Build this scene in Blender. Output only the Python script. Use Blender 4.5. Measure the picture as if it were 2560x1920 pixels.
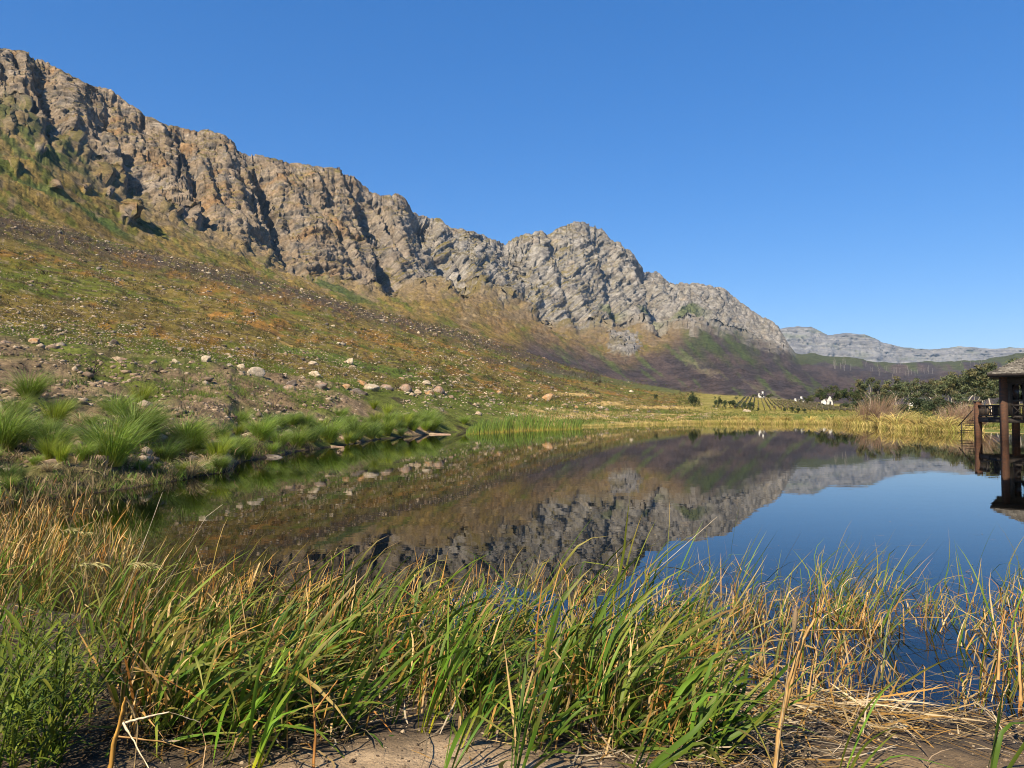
import bpy, bmesh, math, random
import numpy as np

# ------------------------------------------------------------------ camera, sky, sun, exposure
for o in list(bpy.data.objects):
    bpy.data.objects.remove(o, do_unlink=True)
SC = bpy.context.scene
COL = SC.collection
random.seed(7)
RNG = np.random.default_rng(7)

CAM_H = 2.6          # metres above the pond
HZ = 1025.0          # horizon row of the photograph (2560 x 1920)
CX = 1280.0
FPX = 1828.0         # focal length in those pixels

cd = bpy.data.cameras.new('camera')
cam = bpy.data.objects.new('camera', cd)
COL.objects.link(cam)
cd.sensor_fit = 'HORIZONTAL'
cd.sensor_width = 36.0
cd.lens = FPX / 2560.0 * 36.0
cd.clip_start = 0.05
cd.clip_end = 60000.0
PITCH = math.atan((HZ - 960.0) / FPX)
cam.location = (0, 0, CAM_H)
cam.rotation_euler = (math.radians(90) + PITCH, 0, 0)
SC.camera = cam

SUN_EL = math.radians(44)
SUN_TRAVEL = math.radians(30)     # shadows run towards this bearing, right of straight ahead
sx, sy = -math.sin(SUN_TRAVEL), -math.cos(SUN_TRAVEL)
world = bpy.data.worlds.new('World')
SC.world = world
world.use_nodes = True
wn = world.node_tree
wn.nodes.clear()
sky = wn.nodes.new('ShaderNodeTexSky')
sky.sky_type = 'NISHITA'
sky.sun_disc = False
sky.sun_elevation = SUN_EL
sky.sun_rotation = math.atan2(sx, sy)
sky.altitude = 300
sky.air_density = 1.0
sky.dust_density = 0.0
sky.ozone_density = 10.0
bg = wn.nodes.new('ShaderNodeBackground')
bg.inputs['Strength'].default_value = 0.15
wo = wn.nodes.new('ShaderNodeOutputWorld')
gm = wn.nodes.new('ShaderNodeGamma'); gm.inputs['Gamma'].default_value = 0.62
hs = wn.nodes.new('ShaderNodeHueSaturation'); hs.inputs['Saturation'].default_value = 1.44
hs.inputs['Hue'].default_value = 0.512
wn.links.new(sky.outputs[0], gm.inputs[0]); wn.links.new(gm.outputs[0], hs.inputs['Color'])
wn.links.new(hs.outputs[0], bg.inputs[0])
wn.links.new(bg.outputs[0], wo.inputs[0])

sd = bpy.data.lights.new('sun', 'SUN')
sd.energy = 5.0
sd.angle = math.radians(0.55)
sd.color = (1.0, 0.87, 0.66)
sun = bpy.data.objects.new('sun', sd)
COL.objects.link(sun)
from mathutils import Vector, Matrix
tosun = Vector((sx * math.cos(SUN_EL), sy * math.cos(SUN_EL), math.sin(SUN_EL)))
sun.rotation_euler = tosun.to_track_quat('Z', 'Y').to_euler()
sun.location = (0, -20, 60)

vs = SC.view_settings
vs.view_transform = 'Standard'
vs.look = 'None'
vs.exposure = 0.95
vs.gamma = 1.0
vs.use_curve_mapping = False
SC.render.engine = 'CYCLES'
SC.cycles.max_bounces = 8
SC.cycles.diffuse_bounces = 1
SC.cycles.transparent_max_bounces = 16
SC.cycles.volume_bounces = 0
SC.cycles.use_denoising = True
SC.cycles.denoiser = 'OPENIMAGEDENOISE'
SC.cycles.denoising_input_passes = 'RGB_ALBEDO_NORMAL'
SC.cycles.denoising_prefilter = 'ACCURATE'
SC.cycles.filter_width = 1.0

# ------------------------------------------------------------------ helpers: noise
GR = RNG.normal(size=(1024, 3)).astype(np.float32)
GR /= np.linalg.norm(GR, axis=1, keepdims=True)
G2 = RNG.normal(size=(1024, 2)).astype(np.float32)
G2 /= np.linalg.norm(G2, axis=1, keepdims=True)
PERM = RNG.permutation(1024).astype(np.int64)


def perlin2(x, y):
    x = np.asarray(x, np.float32); y = np.asarray(y, np.float32)
    x, y = np.broadcast_arrays(x, y)
    ix = np.floor(x).astype(np.int64); iy = np.floor(y).astype(np.int64)
    fx = (x - ix).astype(np.float32); fy = (y - iy).astype(np.float32)
    ux = fx * fx * fx * (fx * (fx * 6 - 15) + 10); uy = fy * fy * fy * (fy * (fy * 6 - 15) + 10)
    out = []
    for dy in (0, 1):
        for dx in (0, 1):
            h = PERM[(PERM[(ix + dx) & 1023] + iy + dy) & 1023]
            g = G2[h]
            out.append(g[..., 0] * (fx - dx) + g[..., 1] * (fy - dy))
    a = out[0] + ux * (out[1] - out[0]); b = out[2] + ux * (out[3] - out[2])
    return (a + uy * (b - a)) * 1.5


def fbm2(x, y, n=4, gain=0.5, lac=2.03, ridged=False):
    s = 0; a = 1.0; t = 0
    for i in range(n):
        v = perlin2(x + 17.3 * i, y - 9.1 * i)
        if ridged:
            v = 1 - 2 * np.abs(v)
        s = s + a * v; t += a
        x = x * lac; y = y * lac; a *= gain
    return s / t


def perlin3(x, y, z):
    ix = np.floor(x).astype(np.int64); iy = np.floor(y).astype(np.int64); iz = np.floor(z).astype(np.int64)
    fx = (x - ix).astype(np.float32); fy = (y - iy).astype(np.float32); fz = (z - iz).astype(np.float32)
    ux = fx * fx * (3 - 2 * fx); uy = fy * fy * (3 - 2 * fy); uz = fz * fz * (3 - 2 * fz)
    res = 0
    for dz in (0, 1):
        wz = uz if dz else 1 - uz
        for dy in (0, 1):
            wy = uy if dy else 1 - uy
            for dx in (0, 1):
                wx = ux if dx else 1 - ux
                g = GR[PERM[(PERM[(PERM[(ix + dx) & 1023] + iy + dy) & 1023] + iz + dz) & 1023]]
                res = res + wx * wy * wz * (g[..., 0] * (fx - dx) + g[..., 1] * (fy - dy) + g[..., 2] * (fz - dz))
    return res * 1.5


def fbm3(x, y, z, n=4, gain=0.5, lac=2.03, ridged=False):
    s = 0; a = 1.0; t = 0
    for i in range(n):
        v = perlin3(x + 31.7 * i, y + 11.9 * i, z - 5.3 * i)
        if ridged:
            v = 1 - 2 * np.abs(v)
        s = s + a * v; t += a
        x = x * lac; y = y * lac; z = z * lac; a *= gain
    return s / t


def sstep(a, b, x):
    t = np.clip((x - a) / (b - a), 0, 1)
    return t * t * (3 - 2 * t)


def mixc(c0, c1, f):
    f = np.asarray(f)[..., None]
    return np.asarray(c0) * (1 - f) + np.asarray(c1) * f


# ------------------------------------------------------------------ helpers: meshes and objects
def make_mesh(name, V, F, mat=None, col=None, smooth=False):
    V = np.ascontiguousarray(V, np.float32).reshape(-1, 3)
    me = bpy.data.meshes.new(name)
    groups = F if isinstance(F, list) else [F]
    groups = [np.asarray(g, np.int32) for g in groups if len(g)]
    me.vertices.add(len(V))
    me.vertices.foreach_set('co', V.ravel())
    nl = sum(g.size for g in groups); npoly = sum(len(g) for g in groups)
    me.loops.add(nl); me.polygons.add(npoly)
    me.loops.foreach_set('vertex_index', np.concatenate([g.ravel() for g in groups]))
    ls = []; o = 0
    for g in groups:
        ls.append(o + np.arange(len(g), dtype=np.int32) * g.shape[1]); o += g.size
    me.polygons.foreach_set('loop_start', np.concatenate(ls).astype(np.int32))
    if smooth:
        me.polygons.foreach_set('use_smooth', np.ones(npoly, bool))
    me.update(calc_edges=True)
    if col is not None:
        c = np.ones((len(V), 4), np.float32)
        c[:, :3] = np.clip(np.asarray(col, np.float32).reshape(-1, 3), 0, 1)
        at = me.attributes.new('Col', 'FLOAT_COLOR', 'POINT')
        at.data.foreach_set('color', c.ravel())
    if mat:
        me.materials.append(mat)
    return me


def link(name, data, parent=None, loc=None, rot=None, scale=None, label=None, cat=None, group=None, kind=None):
    o = bpy.data.objects.new(name, data)
    COL.objects.link(o)
    if parent is not None:
        o.parent = parent
    if loc is not None:
        o.location = loc
    if rot is not None:
        o.rotation_euler = rot
    if scale is not None:
        o.scale = (scale,) * 3 if isinstance(scale, (int, float)) else scale
    if label: o['label'] = label
    if cat: o['category'] = cat
    if group: o['group'] = group
    if kind: o['kind'] = kind
    return o


def grid_faces(nr, nc, off=0):
    i = np.arange(nr - 1)[:, None] * nc + np.arange(nc - 1)[None, :]
    return np.stack([i, i + 1, i + nc + 1, i + nc], -1).reshape(-1, 4) + off


class Parts:
    """collects verts / faces / colours of one mesh"""
    def __init__(self):
        self.V = []; self.Q = []; self.T = []; self.C = []; self.n = 0

    def add(self, V, F, C=None):
        V = np.asarray(V, np.float32).reshape(-1, 3); F = np.asarray(F, np.int64)
        if len(F):
            (self.Q if F.shape[1] == 4 else self.T).append(F + self.n)
        self.V.append(V)
        if C is None: C = (0.5, 0.5, 0.5)
        C = np.broadcast_to(np.asarray(C, np.float32), V.shape)
        self.C.append(C); self.n += len(V)

    def box(self, c, s, C=None, rz=0.0):
        x, y, z = [d / 2 for d in s]
        P = np.array([[-x, -y, -z], [x, -y, -z], [x, y, -z], [-x, y, -z], [-x, -y, z], [x, -y, z], [x, y, z], [-x, y, z]])
        if rz:
            R = np.array([[math.cos(rz), -math.sin(rz), 0], [math.sin(rz), math.cos(rz), 0], [0, 0, 1]])
            P = P @ R.T
        self.add(P + np.asarray(c), [[0, 3, 2, 1], [4, 5, 6, 7], [0, 1, 5, 4], [1, 2, 6, 5], [2, 3, 7, 6], [3, 0, 4, 7]], C)

    def bar(self, a, b, w, h=None, C=None):
        """square bar from a to b"""
        a = np.asarray(a, float); b = np.asarray(b, float); h = h or w
        d = b - a; L = np.linalg.norm(d); d /= L
        up = np.array([0, 0, 1.0]) if abs(d[2]) < 0.95 else np.array([0, 1.0, 0])
        s = np.cross(d, up); s /= np.linalg.norm(s); t = np.cross(s, d)
        P = []
        for p in (a, b):
            for i, j in ((-1, -1), (1, -1), (1, 1), (-1, 1)):
                P.append(p + s * i * w / 2 + t * j * h / 2)
        self.add(P, [[0, 1, 2, 3], [7, 6, 5, 4], [0, 4, 5, 1], [1, 5, 6, 2], [2, 6, 7, 3], [3, 7, 4, 0]], C)

    def tube(self, pts, rad, n=6, C=None):
        pts = np.asarray(pts, float); rad = np.broadcast_to(np.asarray(rad, float), (len(pts),))
        tg = np.gradient(pts, axis=0); tg /= np.linalg.norm(tg, axis=1, keepdims=True) + 1e-9
        ref = np.array([1.0, 0.1, 0.0])
        s = np.cross(tg, ref); s /= np.linalg.norm(s, axis=1, keepdims=True) + 1e-9
        t = np.cross(tg, s)
        a = np.arange(n) / n * 2 * np.pi
        P = pts[:, None] + rad[:, None, None] * (np.cos(a)[None, :, None] * s[:, None] + np.sin(a)[None, :, None] * t[:, None])
        m = len(pts)
        i = np.arange(m - 1)[:, None] * n + np.arange(n)[None, :]
        j = np.arange(m - 1)[:, None] * n + (np.arange(n)[None, :] + 1) % n
        F = np.stack([i, j, j + n, i + n], -1).reshape(-1, 4)
        if C is not None and np.ndim(C) == 2:
            C = np.repeat(np.asarray(C), n, axis=0)
        self.add(P.reshape(-1, 3), F, C)

    def mesh(self, name, mat, smooth=False):
        fs = []
        if self.Q: fs.append(np.concatenate(self.Q))
        if self.T: fs.append(np.concatenate(self.T))
        return make_mesh(name, np.concatenate(self.V), fs, mat, np.concatenate(self.C), smooth)


# ------------------------------------------------------------------ helpers: materials
def new_mat(name):
    m = bpy.data.materials.new(name)
    m.use_nodes = True
    nt = m.node_tree
    nt.nodes.clear()
    out = nt.nodes.new('ShaderNodeOutputMaterial')
    return m, nt, out


def surf_mat(name, rough=0.9, spec=0.2, scales=(), bump=(), col=None, coords='Position'):
    """vertex-coloured (or plain) surface with noise variation: scales = [(scale, detail, low, high)], bump = [(scale, detail, strength, distance)]"""
    m, nt, out = new_mat(name)
    N = nt.nodes; L = nt.links
    b = N.new('ShaderNodeBsdfPrincipled')
    b.inputs['Roughness'].default_value = rough
    b.inputs['Specular IOR Level'].default_value = spec
    L.new(b.outputs[0], out.inputs[0])
    if coords == 'Position':
        geo = N.new('ShaderNodeNewGeometry'); vec = geo.outputs['Position']
    else:
        tc = N.new('ShaderNodeTexCoord'); vec = tc.outputs['Object']
    if col is None:
        at = N.new('ShaderNodeAttribute'); at.attribute_name = 'Col'; c = at.outputs['Color']
    else:
        rgb = N.new('ShaderNodeRGB'); rgb.outputs[0].default_value = (*col, 1); c = rgb.outputs[0]
    for (sc, det, lo, hi) in scales:
        nz = N.new('ShaderNodeTexNoise'); nz.inputs['Scale'].default_value = sc; nz.inputs['Detail'].default_value = det
        nz.inputs['Roughness'].default_value = 0.6
        L.new(vec, nz.inputs['Vector'])
        mr = N.new('ShaderNodeMapRange'); mr.inputs[1].default_value = 0.3; mr.inputs[2].default_value = 0.7
        mr.inputs[3].default_value = lo; mr.inputs[4].default_value = hi
        L.new(nz.outputs[0], mr.inputs[0])
        mx = N.new('ShaderNodeMix'); mx.data_type = 'RGBA'; mx.blend_type = 'MULTIPLY'; mx.inputs[0].default_value = 1
        L.new(c, mx.inputs[6]); L.new(mr.outputs[0], mx.inputs[7])
        c = mx.outputs[2]
    L.new(c, b.inputs['Base Color'])
    nrm = None
    for (sc, det, st, dist) in bump:
        nz = N.new('ShaderNodeTexNoise'); nz.inputs['Scale'].default_value = sc; nz.inputs['Detail'].default_value = det
        nz.inputs['Roughness'].default_value = 0.65
        L.new(vec, nz.inputs['Vector'])
        bp = N.new('ShaderNodeBump'); bp.inputs['Strength'].default_value = st; bp.inputs['Distance'].default_value = dist
        L.new(nz.outputs[0], bp.inputs['Height'])
        if nrm is not None: L.new(nrm, bp.inputs['Normal'])
        nrm = bp.outputs[0]
    if nrm is not None: L.new(nrm, b.inputs['Normal'])
    return m


def leaf_mat(name, trans=0.35, rough=0.45, spec=0.35):
    m, nt, out = new_mat(name)
    N = nt.nodes; L = nt.links
    at = N.new('ShaderNodeAttribute'); at.attribute_name = 'Col'
    oi = N.new('ShaderNodeObjectInfo')
    mr = N.new('ShaderNodeMapRange'); mr.inputs[3].default_value = 0.8; mr.inputs[4].default_value = 1.2
    L.new(oi.outputs['Random'], mr.inputs[0])
    mx = N.new('ShaderNodeMix'); mx.data_type = 'RGBA'; mx.blend_type = 'MULTIPLY'; mx.inputs[0].default_value = 1
    L.new(at.outputs['Color'], mx.inputs[6]); L.new(mr.outputs[0], mx.inputs[7])
    b = N.new('ShaderNodeBsdfPrincipled')
    b.inputs['Roughness'].default_value = rough; b.inputs['Specular IOR Level'].default_value = spec
    L.new(mx.outputs[2], b.inputs['Base Color'])
    t = N.new('ShaderNodeBsdfTranslucent'); L.new(mx.outputs[2], t.inputs['Color'])
    ms = N.new('ShaderNodeMixShader'); ms.inputs[0].default_value = trans
    L.new(b.outputs[0], ms.inputs[1]); L.new(t.outputs[0], ms.inputs[2])
    L.new(ms.outputs[0], out.inputs[0])
    return m


M_HILL = surf_mat('hillside_soil', 0.95, 0.1, [(0.35, 7, 0.55, 1.45), (3.0, 6, 0.55, 1.45)], [(1.2, 7, 0.9, 0.5), (9.0, 4, 0.6, 0.10)])
M_MOUNT = surf_mat('mountain_rock', 0.95, 0.1, [(0.05, 8, 0.65, 1.35), (0.3, 6, 0.6, 1.4)], [(0.12, 9, 0.9, 5.0)])
M_FAR = surf_mat('distant_rock', 0.95, 0.1, [(0.01, 8, 0.7, 1.3)], [(0.02, 8, 0.8, 30.0)])
M_GROUND = surf_mat('sand_and_mud', 0.9, 0.25, [(2.2, 6, 0.65, 1.35), (40.0, 4, 0.75, 1.25)], [(3.0, 7, 0.8, 0.10), (60.0, 4, 0.8, 0.012)])
M_ROCK = surf_mat('boulder_rock', 0.9, 0.2, [(1.1, 6, 0.6, 1.4), (7.0, 5, 0.7, 1.3)], [(3.0, 6, 0.8, 0.15)], coords='Object')
M_LEAF = leaf_mat('green_blades', 0.24, 0.5, 0.18)
M_DRY = leaf_mat('dry_blades', 0.12, 0.8, 0.05)
M_TREE = leaf_mat('tree_leaves', 0.25, 0.6, 0.2)
M_BARK = surf_mat('pale_bark', 0.9, 0.1, [(3.0, 4, 0.7, 1.3)], [], coords='Object')
M_CHAR = surf_mat('burnt_twigs', 0.95, 0.05)

# ------------------------------------------------------------------ the pond outline (metres)
POND = np.array([(-7, 10), (-3.2, 8.6), (0.2, 7.9), (2.4, 6.9), (4.4, 6.4), (8, 5.8), (16, 5.2), (30, 12), (42, 30), (53, 50), (58, 66),
                 (57, 78), (51.5, 84), (50, 92), (55, 110), (58.5, 131), (45, 137), (32, 141), (20, 125), (9, 112), (2, 104),
                 (-4, 92), (-7.5, 84), (-10, 71), (-11.8, 65), (-12.3, 54), (-13.4, 46), (-13.3, 40), (-13.6, 36.6),
                 (-12.0, 31), (-12.6, 24.5), (-14, 20), (-12.5, 15), (-9.5, 12)], float)


def pond_sd(x, y):
    """signed distance, positive inside the pond"""
    P = POND; Q = np.roll(P, -1, 0)
    d2 = np.full(x.shape, 1e12); ins = np.zeros(x.shape, bool)
    for a, b in zip(P, Q):
        e = b - a
        t = np.clip(((x - a[0]) * e[0] + (y - a[1]) * e[1]) / (e @ e), 0, 1)
        d2 = np.minimum(d2, (x - a[0] - t * e[0]) ** 2 + (y - a[1] - t * e[1]) ** 2)
        c = ((a[1] > y) != (b[1] > y))
        if a[1] != b[1]:
            ins ^= c & (x < (b[0] - a[0]) * (y - a[1]) / (b[1] - a[1]) + a[0])
    return np.sqrt(d2) * np.where(ins, 1, -1)


def near_height(x, y):
    s = pond_sd(x, y)
    bumps = 0.05 * fbm2(x * 0.9, y * 0.9, 4) + 0.02 * fbm2(x * 4, y * 4, 3)
    nearf = sstep(20, 13, y)
    bed = -np.minimum(1.8, np.where(y < 20, 0.07, 0.25) * np.maximum(s, 0) + 0.012 * np.maximum(s, 0) ** 2)
    bank = np.minimum(1.1, 0.11 * np.maximum(-s, 0)) * nearf + (-0.9) * (1 - nearf) * sstep(0, 3, -s)
    return np.where(s > 0, bed, bank) + bumps * (0.35 + 0.65 * sstep(1.5, -1.5, s)) * nearf, s


def axis(dense0, dense1, step, far0, far1, g=1.16):
    a = list(np.arange(dense0, dense1, step))
    d = step; v = a[-1]
    while v < far1:
        d *= g; v += d; a.append(min(v, far1))
    d = step; v = a[0]; pre = []
    while v > far0:
        d *= g; v -= d; pre.append(max(v, far0))
    return np.array(pre[::-1] + a)


gx = axis(-8, 8, 0.085, -14000, 14000)
gy = axis(2.2, 11.5, 0.075, -4000, 14000)
GX, GY = np.meshgrid(gx, gy)
GZ, GS = near_height(GX, GY)
GZ = GZ - 40 * sstep(400, 3000, np.hypot(GX, GY))
n1 = fbm2(GX * 0.5, GY * 0.5, 4); n2 = fbm2(GX * 2.3 + 5, GY * 2.3, 4)
gc = mixc((0.062, 0.045, 0.03), (0.10, 0.072, 0.045), sstep(-0.2, 0.3, n1 + 0.5 * n2))                      # dark wet mud
sandm = sstep(1.15, 0.75, np.hypot((GX + 0.35) / 1.55, (GY - 4.0) / 1.15) + 0.22 * n1 + 0.12 * n2)
gc = mixc(gc, mixc((0.36, 0.26, 0.16), (0.26, 0.185, 0.11), sstep(-0.2, 0.3, n2)), sandm)                      # bare sand
brown = sstep(1.2, 0.7, np.hypot((GX - 3.1) / 1.5, (GY - 4.5) / 0.9) + 0.25 * n1)
gc = mixc(gc, mixc((0.17, 0.115, 0.062), (0.115, 0.08, 0.045), sstep(-0.2, 0.3, n2)), brown)                   # brown silt on the right
gc = mixc(gc, (0.12, 0.07, 0.03), sstep(0.0, 0.8, GS))                           # silty shallows
gc = mixc(gc, (0.035, 0.03, 0.018), sstep(2.0, 9.0, GS))                          # deep mud bed, painted dark for the light lost in deep water
gc = mixc(gc, (0.12, 0.11, 0.05), sstep(25, 60, np.hypot(GX, GY)) * (GS < 0))
link('ground', make_mesh('ground', np.stack([GX, GY, GZ], -1), grid_faces(len(gy), len(gx)), M_GROUND, gc.reshape(-1, 3), True), kind='structure')


def near_at(x, y):
    z, s = near_height(np.atleast_1d(np.asarray(x, float)), np.atleast_1d(np.asarray(y, float)))
    return z


def px_ground(u, v, z=0.1):
    """point of the photograph on the near ground"""
    y = (CAM_H - z) * FPX / (v - HZ)
    return np.stack([y * (u - CX) / FPX, y], -1)


# ------------------------------------------------------------------ the slopes: feature lines read along the range
def ip(u, pts, sm=0):
    a = np.array(pts, float)
    return np.interp(u, a[:, 0], a[:, 1])


U0, U1 = -420.0, 2960.0
ucols = np.concatenate([np.linspace(U0, -30, 60, endpoint=False), np.linspace(-30, 2000, 960, endpoint=False),
                        np.linspace(2000, 2590, 190, endpoint=False), np.linspace(2590, U1, 40)])
NC = len(ucols)

# distance of the shore along every column
def shore_y(u):
    k = (u - CX) / FPX
    ys = np.linspace(4, 150, 3000)
    out = np.zeros_like(u)
    for i, kk in enumerate(k):
        s = pond_sd(kk * ys, ys)
        ii = np.where(s > 0)[0]
        out[i] = ys[ii[-1]] if len(ii) else 12.0
    return out


us = np.linspace(U0, U1, 260)
ysh = np.interp(ucols, us, shore_y(us))
v0 = HZ + CAM_H * FPX / ysh

F1v = [(-420, 780), (0, 838), (80, 848), (300, 880), (505, 900), (622, 924), (760, 950), (890, 972), (1089, 982), (1205, 1000), (1300, 1012), (1450, 1026), (1700, 1036), (2000, 1036), (2560, 1036), (2960, 1036)]
F1y = [(-420, 50), (0, 58), (300, 64), (622, 75), (890, 88), (1089, 110), (1205, 128), (1300, 142), (1450, 160), (1700, 190), (2000, 200), (2560, 190), (2960, 180)]
F2v = [(-420, 480), (0, 562), (145, 590), (290, 628), (580, 690), (760, 735), (930, 787), (1160, 838), (1390, 914), (1560, 956), (1700, 980), (1850, 991), (2000, 1004), (2150, 1014), (2560, 1010), (2960, 1010)]
F2y = [(-420, 130), (0, 180), (290, 250), (580, 320), (930, 430), (1160, 530), (1390, 620), (1600, 640), (1720, 560), (1850, 470), (2000, 460), (2150, 490), (2560, 600), (2960, 600)]
F3v = [(-420, 240), (0, 238), (80, 265), (155, 325), (230, 392), (311, 452), (400, 508), (505, 560), (600, 608), (661, 644), (778, 690), (870, 712), (957, 718), (1100, 692), (1200, 702), (1300, 745), (1443, 803), (1521, 815), (1600, 800), (1690, 795), (1750, 797), (1850, 832), (1950, 868), (1985, 888), (2080, 915), (2170, 925), (2300, 935), (2560, 915), (2960, 900)]
F3y = [(-420, 640), (0, 770), (155, 765), (311, 762), (505, 765), (661, 805), (778, 850), (957, 960), (1250, 1300), (1443, 1480), (1521, 1560), (1600, 1700), (1750, 2050), (1850, 2250), (1985, 2400), (2080, 2300), (2560, 2100), (2960, 2000)]
F4v = [(-420, 60), (-200, 75), (0, 110), (35, 112), (87, 133), (150, 174), (214, 203), (266, 212), (303, 245), (347, 278), (405, 303), (463, 315), (515, 318), (555, 336), (602, 368), (660, 388), (729, 405), (800, 411), (845, 414), (885, 437), (925, 474), (960, 486), (985, 481), (1010, 492), (1032, 522), (1047, 535), (1100, 546), (1128, 567), (1165, 575), (1204, 585), (1230, 598), (1256, 606), (1290, 590), (1320, 579), (1354, 576), (1371, 588), (1389, 570), (1423, 556), (1458, 550), (1490, 558), (1510, 574), (1530, 596), (1552, 603), (1580, 626), (1600, 655), (1614, 677), (1645, 682), (1660, 694), (1675, 706), (1736, 707), (1770, 710), (1805, 718), (1830, 735), (1852, 752), (1880, 775), (1900, 787), (1925, 797), (1945, 812), (1960, 838), (1975, 864), (1990, 886), (2020, 884), (2050, 886), (2080, 889), (2120, 891), (2170, 901), (2220, 906), (2260, 907), (2310, 904), (2370, 903), (2460, 896), (2560, 884), (2960, 860)]
F4y = [(-420, 760), (0, 900), (300, 945), (600, 1010), (850, 1130), (1000, 1270), (1150, 1450), (1256, 1600), (1458, 1850), (1600, 2020), (1730, 2350), (1850, 2600), (1960, 2700), (2000, 2700), (2170, 2650), (2560, 2500), (2960, 2400)]


def smooth(a, k):
    p = np.pad(a, k, mode='edge')
    ker = np.hanning(2 * k + 3)[1:-1]; ker /= ker.sum()
    return np.convolve(p, ker, 'valid')


feat = []
feat.append((v0, ysh))
for fv, fy in ((F1v, F1y), (F2v, F2y), (F3v, F3y)):
    feat.append((smooth(ip(ucols, fv), 12), smooth(ip(ucols, fy), 20)))
v4 = ip(ucols, F4v)
jag = sstep(2000, 1950, ucols)
v4 = smooth(v4, 1) + 6.5 * fbm2(ucols / 42.0, 0 * ucols + 3.3, 4) + jag * (11.0 * np.abs(fbm2(ucols / 20.0, 0 * ucols + 5.3, 3)) + 6.0 * np.abs(perlin2(ucols / 7.0, 0 * ucols + 8.1)) - 5.0)
feat.append((v4, smooth(ip(ucols, F4y), 20)))
feat = [(v, y, CAM_H + y * (HZ - v) / FPX) for v, y in feat]


def seg_rows(a, b, n, last=False):
    """n rows between two feature lines, even in the view, straight in profile"""
    va, ya, za = a; vb, yb, zb = b
    t = np.linspace(0, 1, n, endpoint=last)[:, None]
    v = va + (vb - va) * t
    m = (HZ - v) / FPX
    k = (m * ya - za + CAM_H) / ((zb - za) - m * (yb - ya) + 1e-9)
    k = np.clip(k, 0, 1)
    return v, ya + (yb - ya) * k, za + (zb - za) * k


R0, R1, R2, R3 = 92, 108, 62, 178
segs = [seg_rows(feat[0], feat[1], R0), seg_rows(feat[1], feat[2], R1), seg_rows(feat[2], feat[3], R2), seg_rows(feat[3], feat[4], R3, True)]
VV = np.concatenate([s[0] for s in segs]); YY = np.concatenate([s[1] for s in segs]); ZZ = np.concatenate([s[2] for s in segs])
KK = ((ucols - CX) / FPX)[None, :]
XX = YY * KK
UU = np.broadcast_to(ucols[None, :], VV.shape)
NR = VV.shape[0]
SEGF = np.concatenate([np.linspace(i, i + 1, n, endpoint=False) for i, n in enumerate((R0, R1, R2, R3))])[:, None] + 0 * VV   # 0 shore .. 4 crest


def hash2(a, b, seed=0):
    return PERM[(PERM[(a.astype(np.int64) * 7 + seed) & 1023] + b.astype(np.int64) * 13) & 1023] / 1023.0


def blocks(q, w, h, l, seed):
    """fractured beds: every bed cut into blocks that stand proud or back"""
    qi = np.floor(q / h)
    wi = np.floor((w + hash2(qi, qi * 0, seed + 5) * l * 3) / (l * (0.6 + 0.8 * hash2(qi, qi * 0 + 3, seed))))
    return hash2(qi, wi, seed) - 0.5 + 0.6 * (hash2(qi, qi * 0, seed + 11) - 0.5)


def grid_normals(P):
    du = np.gradient(P, axis=1); dv = np.gradient(P, axis=0)
    n = np.cross(du, dv)
    n /= np.linalg.norm(n, axis=-1, keepdims=True) + 1e-9
    n[n[..., 2] < 0] *= -1
    return n


P = np.stack([XX, YY, ZZ], -1).astype(np.float64)
# --- gentle relief of the lower slopes
low = slice(0, R0 + R1 + R2)
x_, y_, z_ = XX[low], YY[low], ZZ[low]
u_, v_, s_ = UU[low], VV[low], SEGF[low]
amp = 0.25 * sstep(0, 0.08, s_) + 0.8 * sstep(0.9, 1.6, s_) + 4.0 * sstep(1.8, 2.6, s_)
lowf = sstep(1500, 1300, u_)
dz = amp * fbm2(x_ / (3 + 12 * sstep(0.8, 2, s_)), y_ / (3 + 12 * sstep(0.8, 2, s_)), 5)
# hollow behind the stony brow
dz += (0.4 + 0.6 * lowf) * 3.0 * np.exp(-((s_ - 1.97) / 0.10) ** 2) * (u_ < 1700)
# eroded cut bank on the left shore
er = fbm2(x_ / 5.0, y_ / 7.0, 4)
cut = (s_ < 1) * sstep(-100, 100, u_) * sstep(1000, 800, u_) * sstep(0.02, 0.12, s_)
dz += cut * (0.42 * np.clip(er * 3.2, -0.8, 0.8) + 0.16 * np.abs(fbm2(x_ / 0.9, y_ / 1.4, 4)))
dz += (s_ < 1.05) * 0.10 * fbm2(x_ / 0.5, y_ / 0.8, 3) * sstep(0, 0.1, s_) * sstep(120, 60, y_)
P[low][..., 2] += dz
# runnels down the upper slope
wl = 0.35 * x_ + 0.93 * y_
run = fbm2((u_ + (v_ - 600) * -0.55) / 22.0, v_ / 160.0, 4)
P[low][..., 2] += run * 1.1 * sstep(2.0, 2.4, s_) * (YY[low] / 700.0)
# --- cliffs
hi = slice(R0 + R1 + 14, NR)
Nrm = grid_normals(P[hi])
x_, y_, z_, u_, v_, s_ = XX[hi], YY[hi], ZZ[hi], UU[hi], VV[hi], SEGF[hi]
w_ = 0.75 * x_ + 0.66 * y_
dome = sstep(880, 1150, u_)                                  # 0 = blocky near cliffs, 1 = slabby grey peaks
hill = sstep(1960, 2010, u_)                                 # rounded burnt hills
warp = 18 * fbm2(w_ / 90, z_ / 90, 3)
g1 = fbm2((w_ + warp) / 62.0, (z_ + warp) / 210.0, 3, ridged=True)
g2 = fbm2((w_ - warp) / 24.0, z_ / 60.0, 3, ridged=True)
b3 = fbm3(x_ / 26.0, y_ / 26.0, z_ / 15.0, 5, 0.55, ridged=True)
q_near = z_ * 1.0 + 0.10 * w_ + 9 * fbm2(w_ / 60, z_ / 60, 2)
strat_n = fbm2(q_near / 7.0, w_ / 45.0, 4, 0.6)
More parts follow.
